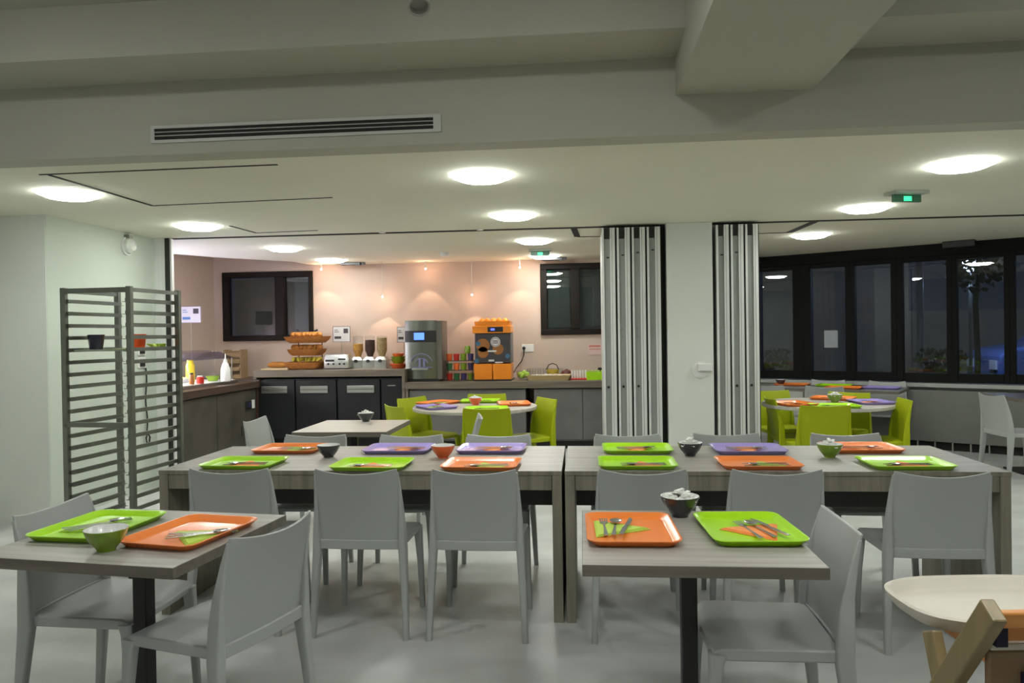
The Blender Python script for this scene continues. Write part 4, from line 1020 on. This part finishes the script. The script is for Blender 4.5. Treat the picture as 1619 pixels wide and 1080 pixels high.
m = MB(); m.loft([rrect(.25, .12, .02, .0), rrect(.28, .15, .02, .065), rrect(.272, .142, .02, .065), rrect(.245, .115, .02, .012)]); m.build('tray', wood_mat('tray_wood', (.48, .36, .16), (.62, .48, .26), .5), t)
m = MB()
for k in range(26): m.box(-.02, .02, -.014, .014, 0, .008, M=lambda p, k=k, a_=random.uniform(-.21, .21), b_=random.uniform(-.1, .1), c_=random.random() * 3: (a_ + p[0] * cos(c_) - p[1] * sin(c_), b_ + p[0] * sin(c_) + p[1] * cos(c_), .045 + p[2] + .001 * k))
o = m.build('wrapped_butter', SUGAR, loc=(-.42, 9.44, .845), smooth=False); tag(o, 'loose white portion packs in the buffet tray', 'portion packs'); o['kind'] = 'stuff'
t = thing('small_basket', 'small golden basket with a handle behind the buffet tray', 'basket', (-.38, 9.68, .845))
MB().lathe([(.001, 0), (.06, 0), (.085, .12), (.08, .12), (.055, .01), (.001, .01)], 22).build('bowl', mat('yellow_basket', (.50, .38, .06), .6, bump=.6, bscale=60, var=.2, vscale=20), t)
MB().tube([(-.08, 0, .12), (-.05, 0, .18), (0, 0, .20), (.05, 0, .18), (.08, 0, .12)], .006).build('handle', BLACK, t)
tagb(MB().lathe([(.001, 0), (.05, 0), (.08, .05), (.06, .10), (.001, .13)], 22), 'brown_pot', mat('dark_red_pot', (.10, .03, .02), .4, var=.1), (-.20, 9.66, .845), 'dark brown pot behind the right end of the buffet tray', 'pot')
t = thing('egg_cup_rack', 'red rack base for the small glasses beside the green box', 'rack', (-.04, 9.44, .845))
BX(-.11, .10, -.06, .08, 0, .02).build('base', RED, t, smooth=False, bevel=.004)
for k in range(6):
    m = MB(); m.lathe([(.001, 0), (.012, 0), (.015, .10), (.001, .10)], 12)
    tagb(m, 'small_glass', WHITEC, (-.04 - .085 + k * .034, 9.44, .866), 'small white glass in the red rack, %s from the left' % ('first', 'second', 'third', 'fourth', 'fifth', 'sixth')[k], 'glass', 'small glasses in the red rack')
t = thing('green_box', 'bright green box of packets at the right end of the worktop', 'box', (.17, 9.44, .845))
m = MB(); m.loft([rrect(.115, .07, .01, 0), rrect(.12, .075, .01, .095), rrect(.112, .067, .01, .095), rrect(.107, .062, .01, .01)]); m.build('box', TGREEN, t)
for k in range(5): BX(-.09 + k * .038, -.065 + k * .038, -.05, .05, .012, .115).build('packet', NLIME, t, smooth=False)
tagb(MB().box(-.04, .04, -.03, .03, 0, .14), 'black_caddy', BLACKP, (.24, 9.66, .845), 'small black caddy behind the green box', 'caddy', bevel=.004)
t = thing('wall_notice', 'small pink wall notice with red lines beside the partition stack', 'notice', (.17, 9.999, 1.21))
BX(-.09, .09, -.004, 0, -.07, .08).build('sheet', mat('pink_paper', (.62, .45, .42), .7, var=.02), t, smooth=False)
m = MB(); m.box(-.075, .075, -.0055, -.004, .035, .055); m.box(-.075, .075, -.0055, -.004, .0, .008); m.build('red_lines', INKR, t, smooth=False)

# ------------------------------------------------------------------ pendant halogens on the back wall
for i, (x, z, lab) in enumerate([(-3.475, 2.352, 'tiny halogen pendant beside the left dark window'), (-2.643, 1.968, 'tiny low halogen pendant above the cereal dispensers'),
                  (-2.051, 2.328, 'tiny high halogen pendant above the coffee machine'), (-1.435, 1.970, 'tiny low halogen pendant left of the juicer'), (-.798, 2.315, 'tiny high halogen pendant left of the right back window')]):
    t = thing('pendant_lamp', lab, 'pendant lamp', (x, 9.80, z), group='halogen pendants on the back wall')
    if z < 2.3: MB().tube([(0, 0, .03), (0, 0, HC - z)], .0022, 6).build('wire', BRUSH, t)
    else: MB().tube([(0, 0, .03), (0, 0, HC - z)], .004, 6).build('wire', BRUSH, t)
    MB().lathe([(.001, .034), (.009, .034), (.011, .01), (.011, 0), (.009, 0), (.001, .004)], 14).build('socket', BRUSH, t)
    MB().sph((0, 0, -.014), .010, n=10).build('bulb', HALO, t)
    ld = bpy.data.lights.new('halogen_beam', 'SPOT'); ld.energy = 7; ld.color = (1, .64, .44); ld.spot_size = R(76); ld.spot_blend = .12; ld.shadow_soft_size = .012
    lo = bpy.data.objects.new('halogen_beam', ld); C.objects.link(lo); lo.parent = t; lo.location = (0, 0, -.03)
    ld = bpy.data.lights.new('halogen_glow', 'POINT'); ld.energy = 1.0; ld.color = (1, .58, .38); ld.shadow_soft_size = .02
    lo = bpy.data.objects.new('halogen_glow', ld); C.objects.link(lo); lo.parent = t; lo.location = (0, -.03, -.04)

# ------------------------------------------------------------------ night street outside
struct(BX(-14, 30, 10.2, 40, -.30, -.12).build('floor_street', ASPH, smooth=False))
bl = thing('neighbour_building', 'dim grey building across the street with one lit window', 'building', (6, 24, -.12))
BX(-16, 4, 0, 3, 0, 9).build('facade', RENDERW, bl, smooth=False)
BX(1.48, 1.88, -.03, 0, .99, 1.52).build('lit_window', LITWIN, bl, smooth=False)
bl2 = thing('garden_wall', 'grey garden wall and hedge line across the street', 'wall', (14, 25, -.12))
BX(-4, 14, 0, .4, 0, 2.1).build('wall', RENDERW, bl2, smooth=False)
# van
vn = thing('parked_van', 'blue van parked outside beyond the right windows', 'van', (9.9, 15.2, -.12), R(-8))
prof = [(-2.1, .35), (-2.1, 1.0), (-1.95, 1.12), (-1.2, 1.25), (-.55, 1.75), (1.9, 1.8), (2.1, 1.5), (2.15, .35)]
m = MB(); m.loft([[(x, -.85, z) for x, z in prof], [(x, .85, z) for x, z in prof]]); m.build('body', VANP, vn, smooth=False, bevel=.05)
for s in (-1, 1):
    m = MB(); m.loft([[(x, s * .855, z) for x, z in [(-1.05, 1.22), (-.5, 1.66), (1.8, 1.68), (1.8, 1.22)]], [(x, s * .862, z) for x, z in [(-1.05, 1.22), (-.5, 1.66), (1.8, 1.68), (1.8, 1.22)]]]); m.build('side_window', BLACKP, vn, smooth=False)
    for x in (-1.35, 1.35): MB().lathe([(.001, -.1), (.32, -.1), (.33, 0), (.32, .1), (.001, .1)], 24).build('wheel', RUBBER, vn, loc=(x, s * .78, .33), rot=(R(90), 0, 0))
    BX(-2.13, -2.08, s * .6 - .15, s * .6 + .15, .75, .92).build('headlamp', WHITEC, vn, smooth=False)
# globe lamp behind the tree
gl = thing('garden_lamp', 'pale blue globe lamp on a post behind the tree outside', 'street lamp', (6.98, 14.2, -.12))
MB().tube([(0, 0, 0), (0, 0, 2.56)], .03, 10).build('post', RACK, gl)
MB().sph((0, 0, 2.68), .13).build('globe', mat('lit_blue_globe', (.8, .8, .9), .4, emit=(.55, .66, 1.0), es=10, var=.02), gl)
ld = bpy.data.lights.new('globe_light', 'POINT'); ld.energy = 140; ld.color = (.45, .58, 1.0); ld.shadow_soft_size = .14
lo = bpy.data.objects.new('globe_light', ld); C.objects.link(lo); lo.parent = gl; lo.location = (0, 0, 2.40)
# tree
tt_ = thing('street_tree', 'dark leafy tree outside the right windows against the blue dusk', 'tree', (6.42, 12.9, -.12))
MB().tube([(0, 0, 0), (.03, 0, 1.0), (0, 0, 1.9), (.05, 0, 2.4)], [.05, .045, .04, .03], 12).build('trunk', BARK, tt_)
random.seed(5); m = MB()
for k in range(520):
    th = random.random() * 2 * pi; ph = math.acos(random.uniform(-1, 1)); rr = random.random() ** .4
    x = .46 * rr * sin(ph) * cos(th); y = .42 * rr * sin(ph) * sin(th); z = 2.56 + .46 * rr * cos(ph)
    s = random.uniform(.03, .06); q = random.random() * pi; tl = random.uniform(-.6, .6)
    m.add([(x - s * cos(q), y - s * sin(q), z), (x, y, z - s * .6 + tl * s), (x + s * cos(q), y + s * sin(q), z), (x, y, z + s * .6)], [(0, 1, 2, 3)])
m.build('leaves', LEAF, tt_, smooth=False)
t = thing('street_post', 'pale tall post outside the ribbon windows', 'post', (5.25, 12.2, -.12)); MB().tube([(0, 0, 0), (0, 0, 3.6)], .05, 12).build('shaft', mat('pale_post', (.30, .32, .42), .5, var=.1), t)
for x, y, lab in ((2.75, 11.35, 'grey planter with a low shrub outside, beside the partition side'), (4.7, 10.35, 'grey planter with a low shrub outside, before the pale post'), (5.95, 9.7, 'grey planter with a low shrub outside, before the tree')):
    t = thing('planter', lab, 'planter', (x, y, -.12), group='planters outside the windows')
    MB().lathe([(.001, 0), (.16, 0), (.20, .98), (.18, .98), (.15, .9), (.001, .9)], 20).build('pot', TERRA, t)
    m = MB()
    for k in range(150):
        th = random.random() * 6.28; rr = random.random() ** .5 * .30; z = .98 + random.random() * .28
        s = .035; q = random.random() * pi; m.add([(rr * cos(th) - s * cos(q), rr * sin(th) - s * sin(q), z), (rr * cos(th), rr * sin(th), z - s), (rr * cos(th) + s * cos(q), rr * sin(th) + s * sin(q), z), (rr * cos(th), rr * sin(th), z + s)], [(0, 1, 2, 3)])
    m.build('foliage', mat('shrub_leaves_%d' % int(x * 10), (.06, .08, .04), .8, var=.3), t, smooth=False)
# unseen street lamp, added to light only the street
sl_ = thing('added_street_lamp', 'unseen street lamp added outside to the right to light the street', 'street lamp', (13.5, 19, -.12))
MB().tube([(0, 0, 0), (0, 0, 4.8)], .06, 10).build('pole', RACK, sl_); MB().tube([(0, 0, 4.8), (-.6, -.4, 5.0)], .045, 10).build('arm', RACK, sl_)
BX(-.9, -.5, -.6, -.25, 4.92, 5.02).build('head', RACK, sl_, smooth=False)
ld = bpy.data.lights.new('added_street_light', 'POINT'); ld.energy = 260; ld.color = (.80, .85, 1.0); ld.shadow_soft_size = .15
lo = bpy.data.objects.new('added_street_light', ld); C.objects.link(lo); lo.parent = sl_; lo.location = (-.7, -.42, 4.8)

# ------------------------------------------------------------------ world, camera, view
w = bpy.data.worlds.new('dusk'); SC.world = w; w.use_nodes = True
nt = w.node_tree; bg = nt.nodes['Background']
tc = nt.nodes.new('ShaderNodeTexCoord'); sp = nt.nodes.new('ShaderNodeSeparateXYZ'); rp = nt.nodes.new('ShaderNodeValToRGB')
nt.links.new(tc.outputs['Generated'], sp.inputs[0]); nt.links.new(sp.outputs['Z'], rp.inputs['Fac']); nt.links.new(rp.outputs['Color'], bg.inputs['Color'])
rp.color_ramp.elements[0].position = 0.; rp.color_ramp.elements[0].color = (.10, .12, .20, 1)
rp.color_ramp.elements[1].position = .5; rp.color_ramp.elements[1].color = (.02, .035, .12, 1)
bg.inputs['Strength'].default_value = .16

cam = bpy.data.cameras.new('camera'); co = bpy.data.objects.new('camera', cam); C.objects.link(co); SC.camera = co
cam.sensor_fit = 'HORIZONTAL'; cam.sensor_width = 36.; cam.lens = 1183.6 / 1619 * 36.; cam.clip_start = .05; cam.clip_end = 200
from mathutils import Matrix, Vector
yaw, pit, rol = .0929, .00944, .01505
Fw = Vector((-sin(yaw) * cos(pit), cos(yaw) * cos(pit), -sin(pit)))
Rt = Vector((cos(yaw), sin(yaw), 0)); Up = Rt.cross(Fw)
# image is rolled: world right appears at +rol (counter-clockwise)
Rc = Rt * cos(rol) - Up * sin(rol); Uc = Rt * sin(rol) + Up * cos(rol)
Mx = Matrix(((Rc.x, Uc.x, -Fw.x, 0), (Rc.y, Uc.y, -Fw.y, 0), (Rc.z, Uc.z, -Fw.z, 0), (0, 0, 0, 1)))
co.matrix_world = Matrix.Translation((0, 0, 1.426)) @ Mx
vs = SC.view_settings; vs.view_transform = 'Standard'; vs.look = 'None'; vs.gamma = 1.; vs.use_curve_mapping = False; vs.exposure = .50
SC.cycles.max_bounces = 8; SC.cycles.transparent_max_bounces = 16
